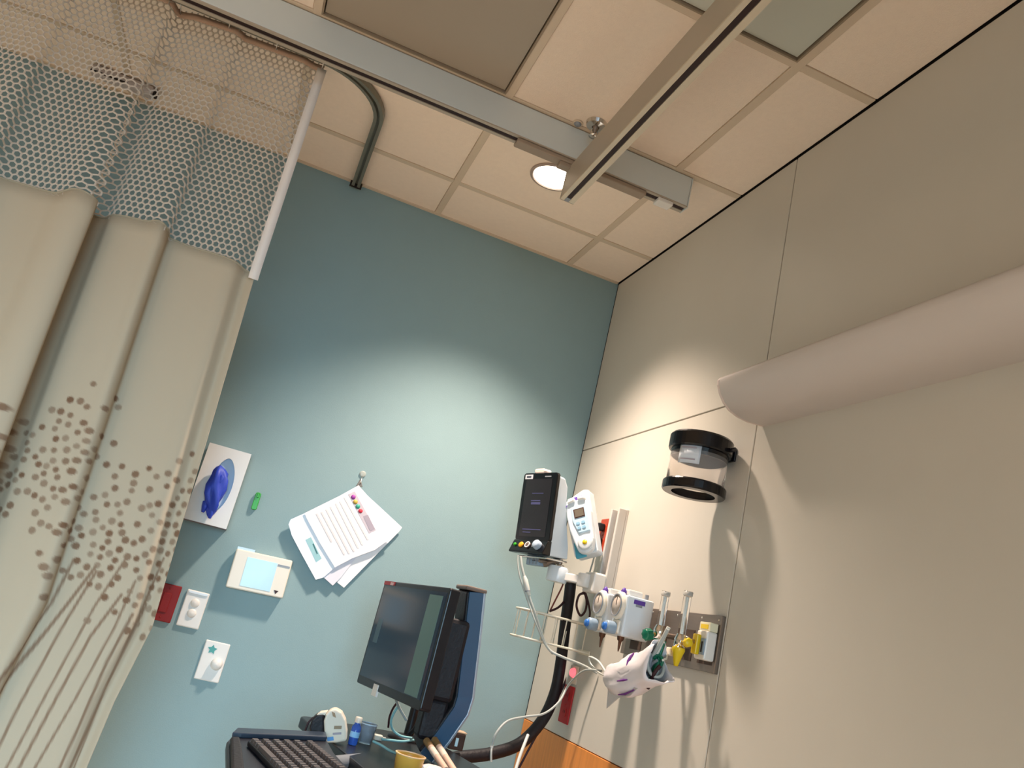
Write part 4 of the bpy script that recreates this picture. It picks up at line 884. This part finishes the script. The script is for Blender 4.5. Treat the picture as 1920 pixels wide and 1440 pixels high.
for r in range(6):
    b = .074 + r * .0245 if r < 5 else .203
    if r == 0:
        x = .042
        for wd in (.024, .022, .022, .11, .022, .022, .022, .022): keycap(x + wd / 2, b, wd); x += wd
    else:
        x = .042
        for k in range(14): keycap(x + .0095, b, .019); x += .019
    x = .325
    for k in range(3): keycap(x + .0095, b, .019); x += .019
    x = .392
    for k in range(4): keycap(x + .0095, b, .019, mat('key_pale', 'A89A7E', .4) if (r, k) == (5, 0) else None); x += .019

# computer screen
C0 = V((-.708, -.750, 1.114)); nn = V((-.986, -.168, .016)); r3 = V((.168, -.986, .022))
F = frame(C0, nn, r3)
t = thing('computer_screen', 'dark blue computer screen with a red sticker facing the curtain on the cart', 'monitor', tuple(C0))
MB().prism([F(x, y, -.03) for x, y in rrect(.486, .302, .008)], F(0, 0, .03) - F(0, 0, 0)).build('casing', black, t, .003)
MB().box((-.10, -.09, -.055), (.10, .09, -.03), F).build('back_housing', softblack, t, .01)
MB().box((-.229, -.128, .0002), (.229, .138, .0012), F).build('display', scr, t)
MB().box((.125, -.126, .0012), (.212, .128, .0018), F).build('side_bar', scr_bar, t)
MB().box((-.200, -.03, .0012), (-.165, .04, .0018), F).build('pale_window', mat('scr_win', '3A505A', .3, emit=.08), t)
MB().box((-.240, .139, .0002), (-.150, .150, .0015), F).build('red_sticker', mat('sticker_red', 'B03A40', .5), t)
MB().box((-.185, .139, .0016), (-.160, .148, .002), F).build('sticker_text', mat('sticker_pink', 'E0B8B8', .5), t)
MB().box((-.095, -.165, -.004), (-.060, -.134, .0025), F).build('white_note', white, t)

# screen foot: little stand behind
st1 = V((-0.5497,-0.4894,0.8420)); st0 = V((st1.x, st1.y, .915))
t = thing('screen_stand', 'black stub stand and round foot under the computer screen', 'stand', tuple(st1))
MB().tube([st0 + V((0, 0, .02)), st1], [.014, .016], 12).build('stem', black, t)
MB().lathe([(.062, 0), (.062, .006), (.03, .014), (0, .016)], V((st1.x, st1.y, ZT + .0005)), (0, 0, 1), 28, sq=.8).build('foot', black, t)
MB().tube([st1, V((st1.x, st1.y, ZT + .012))], .016, 12).build('foot_post', black, t)

# small things on the cart
def setdown(name, label, cat, p, group=None): return thing(name, label, cat, (p[0], p[1], ZT), group)
t = thing('barcode_scanner', 'cream handheld scanner standing in a black cradle on the cart', 'scanner', (-0.8178,-0.7933,0.8290))
MB().prism([(-0.8411,-0.8050,0.8270), (-0.8591,-0.8050,0.8769), (-0.8583,-0.8050,0.8927), (-0.8510,-0.8050,0.9060), (-0.8371,-0.8050,0.9113), (-0.8197,-0.8050,0.9055), (-0.8050,-0.8050,0.8898), (-0.7928,-0.8050,0.8632), (-0.7875,-0.8050,0.8407), (-0.8105,-0.8050,0.8326)], (.008, .045, 0)).build('head', cream, t, .006, 3)
MB().prism([(-0.8723,-0.7950,0.8233), (-0.8880,-0.7950,0.8514), (-0.8888,-0.7950,0.8721), (-0.8793,-0.7950,0.8870), (-0.8601,-0.7950,0.8934), (-0.8411,-0.7950,0.8264)], (.008, .05, 0)).build('cradle', softblack, t, .006, 3)
MB().prism([(-0.8800,-0.7930,0.8853), (-0.8726,-0.7930,0.8933), (-0.8546,-0.7930,0.8994), (-0.8583,-0.7930,0.8881)], (.008, .04, 0)).build('cradle_top', cream, t, .002)
MB().prism([(-0.8461,-0.8065,0.9032), (-0.8370,-0.8065,0.9010), (-0.8309,-0.8065,0.8904), (-0.8401,-0.8065,0.8925)], (0, .001, 0)).build('window_mark', mat('tan_mark', 'A88A6A', .5), t)
MB().prism([(-0.8294,-0.8065,0.8710), (-0.8106,-0.8065,0.8746), (-0.8097,-0.8065,0.8669), (-0.8284,-0.8065,0.8634)], (0, .001, 0)).build('maker_print', mat('brown_print', '9A8468', .5), t)
MB().prism([(-0.8285,-0.8065,0.8542), (-0.8075,-0.8065,0.8594), (-0.8060,-0.8065,0.8545), (-0.8270,-0.8065,0.8493)], (0, .001, 0)).build('grey_print', ink, t)
MB().prism([(-0.8398,-0.8065,0.8405), (-0.8246,-0.8065,0.8459), (-0.8206,-0.8065,0.8375), (-0.8359,-0.8065,0.8321)], (0, .001, 0)).build('blue_print', mat('light_blue_print', '5C9BD8', .5), t)
o = MB().tube(spline([(-0.8817,-0.7700,0.8758), (-0.8902,-0.7700,0.8623), (-0.8928,-0.7700,0.8434), (-0.8917,-0.7700,0.8306)], 6), .0025, 6).build('lead', cabledark, t)

p = (-0.7633,-0.7625,0.8290)
t = setdown('blue_bottle', 'small translucent blue bottle beside the cream scanner', 'bottle', p)
bb = mat('blue_translucent', '4A78D8', .15, noise=.05, trans=.55, ior=1.3)
MB().lathe([(.011, .001), (.0125, .004), (.0125, .045), (.008, .052), (.008, .056)], (p[0], p[1], ZT), (0, 0, 1), 20).build('body', bb, t)
MB().lathe([(.0095, .056), (.0095, .068), (.008, .070), (0, .070)], (p[0], p[1], ZT), (0, 0, 1), 18).build('cap', mat('pale_cap', 'D8CDBE', .35), t)
MB().ring([(.0126, .020), (.0130, .020), (.0130, .034), (.0126, .034)], (p[0], p[1], ZT), (0, 0, 1), 20).build('label', mat('blue_label', '8FC0E8', .5), t)
p = (-0.7195,-0.7005,0.8290)
t = setdown('clear_cup', 'clear plastic cup between the blue bottle and the screen cables', 'cup', p)
MB().lathe([(.0, .001), (.019, .001), (.0225, .05), (.0222, .051), (.0215, .05), (.018, .003), (0, .003)], (p[0], p[1], ZT), (0, 0, 1), 24).build('cup', mat('cup_clear', 'DDE6F0', .05, noise=0, trans=.85, ior=1.15), t)
MB().ring([(.0222, .049), (.0236, .049), (.0236, .052), (.0222, .052)], (p[0], p[1], ZT), (0, 0, 1), 24).build('rolled_rim', mat('rim_clear', 'C6D2DC', .1), t)
p = (-0.6808,-1.0579,0.8780)
t = setdown('yellow_cup', 'yellow cup with a red-brown inside on the cart', 'cup', p)
yc = mat('mustard_cup', 'D8A94A', .4, noise=.05)
MB().lathe([(.0, .001), (.029, .001), (.0345, .047), (.0355, .050), (.0325, .050), (.0315, .046), (.027, .012)], (p[0], p[1], ZT), (0, 0, 1), 30).build('wall', yc, t)
MB().lathe([(.0275, .013), (.0325, .044), (.0318, .0445), (.026, .014), (0, .014)], (p[0], p[1], ZT), (0, 0, 1), 30).build('lining', mat('cup_lining', 'A8402A', .45), t)
MB().ring([(.0325, .0500), (.0365, .0500), (.0370, .0520), (.0330, .0525)], (p[0], p[1], ZT), (0, 0, 1), 30).build('rim', mat('cup_rim', 'F0CDA0', .4), t)
p = (-0.6196,-1.0554,0.8600)
t = setdown('white_wrapper', 'crumpled white wrapper beside the yellow cup', 'wrapper', p)
rnd = random.Random(9); vs = []; sg = 18
for (r, h) in ((.030, .001), (.038, .008), (.037, .020), (.030, .031), (.016, .037), (.001, .038)):
    for k in range(sg): an = 2 * PI * k / sg; q = r * (1 + .18 * rnd.uniform(-1, 1)); vs.append((p[0] + q * math.cos(an), p[1] + q * math.sin(an), ZT + h))
MB().add(vs, [(i * sg + k, i * sg + (k + 1) % sg, (i + 1) * sg + (k + 1) % sg, (i + 1) * sg + k) for i in range(5) for k in range(sg)]).build('wrapper', mat('wrapper_white', 'F2E4DE', .5), t)
for a, b, lb in (((-0.5949,-0.8600,0.8865), (-0.5639,-0.9800,0.8483), 'pale pink rolled sleeve leaning by the yellow cup, the one nearer the cup'), ((-0.5717,-0.8500,0.8915), (-0.5386,-0.9700,0.8480), 'pale pink rolled sleeve leaning by the yellow cup, the one nearer the loom')):
    t = thing('rolled_sleeve', lb, 'roll', b, 'rolled sleeves on the cart')
    a = V(a); b = V(b); b = b if b.z > ZT + .009 else a + (b - a) * ((a.z - ZT - .009) / (a.z - b.z))
    MB().tube([a, b], .0085, 14).build('roll', mat('pink_paper', 'DDB8A0', .55, noise=.12, scale=40), t)
    MB().tube([a.lerp(b, .30), a.lerp(b, .55)], .0088, 14).build('band', mat('pale_band', 'E8D2BE', .5), t)
    MB().tube([a + (a - b) * .02, a.lerp(b, .22)], .0092, 14).build('brown_end', mat('tan_end', '8A6A42', .5), t)
p = (-0.4013,-0.4880,0.8290)
t = setdown('black_box', 'small dark brown device with a painted highlight behind the spine panel', 'device', p)
c = V((p[0], p[1], ZT))
MB().box(tuple(c + V((-.024, -.022, .001))), tuple(c + V((.024, .022, .050)))).build('casing', mat('dark_brown_plastic', '3A2A24', .35), t, .004)
MB().box(tuple(c + V((-.024, -.020, .050))), tuple(c + V((.026, .022, .054)))).build('lid', mat('tan_plastic', 'C9A98A', .4), t, .001)
MB().box(tuple(c + V((-.006, -.0228, .012))), tuple(c + V((.003, -.0218, .036)))).build('label', mat('painted_highlight', 'BFE4F0', .4), t)  # pale plate painted as a highlight on the casing, no printed label
# loose cables round the stand
z = ZT
cable('light_blue_cable', [(-0.6331,-0.6200,0.9321), (-0.6379,-0.6000,0.9015), (-0.6329,-0.5800,0.8756), (-0.6148,-0.5600,0.8548), (-0.5866,-0.5500,0.8434), (-0.5510,-0.5400,0.8421)], .0035, mat('aqua_cable', '8FC4C8', .45), 'pale aqua cable curling down under the computer screen')
cable('light_blue_cable', [(-0.6654,-0.6600,0.8409), (-0.6386,-0.6500,0.8411), (-0.5984,-0.6300,0.8418), (-0.5534,-0.6000,0.8486)], .0035, MATS['aqua_cable'], 'pale aqua cable lying across in front of the stand foot')
cable('light_blue_cable', [(-0.7095,-0.7600,0.8463), (-0.6911,-0.7900,0.8449), (-0.6725,-0.8200,0.8410), (-0.6558,-0.8500,0.8423)], .0035, MATS['aqua_cable'], 'pale aqua cable running to the yellow cup')
cable('screen_cable', [(-0.6360,-0.6000,0.9343), (-0.6411,-0.5900,0.9140), (-0.6415,-0.5800,0.8887), (-0.6350,-0.5700,0.8616)], .003, cabledark, 'dark cable hanging below the computer screen')
cable('screen_cable', [(-0.6563,-0.6600,0.9510), (-0.6363,-0.6400,0.9287), (-0.6163,-0.6300,0.9106), (-0.6007,-0.6200,0.8974)], .004, cablegrey, 'short grey cable tucked under the computer screen')
cable('screen_cable', [(-0.5841,-0.7200,0.9885), (-0.5811,-0.7200,0.9606), (-0.5761,-0.7100,0.9287), (-0.5711,-0.7000,0.9138)], .0055, mat('tan_cable', 'A89880', .5), 'tan cable showing in the dark gap beside the screen')
cable('screen_cable', [(-0.5769,-0.6600,0.9289), (-0.5715,-0.6400,0.9034), (-0.5700,-0.6200,0.8799), (-0.5762,-0.6000,0.8605)], .006, softblack, 'black cable beside the stub stand')
t = thing('cable_plug', 'small white cable plug lying beside the clear cup', 'plug', (-0.6661,-0.6123,0.8360))
q = V((-0.6661,-0.6123,0.8360)); MB().box(tuple(q + V((-.012, -.009, -.007))), tuple(q + V((.012, .009, .008)))).build('housing', cream, t, .003)
MB().tube([q + V((.012, 0, 0)), q + V((.022, .004, 0))], .004, 8).build('strain_relief', cablegrey, t)
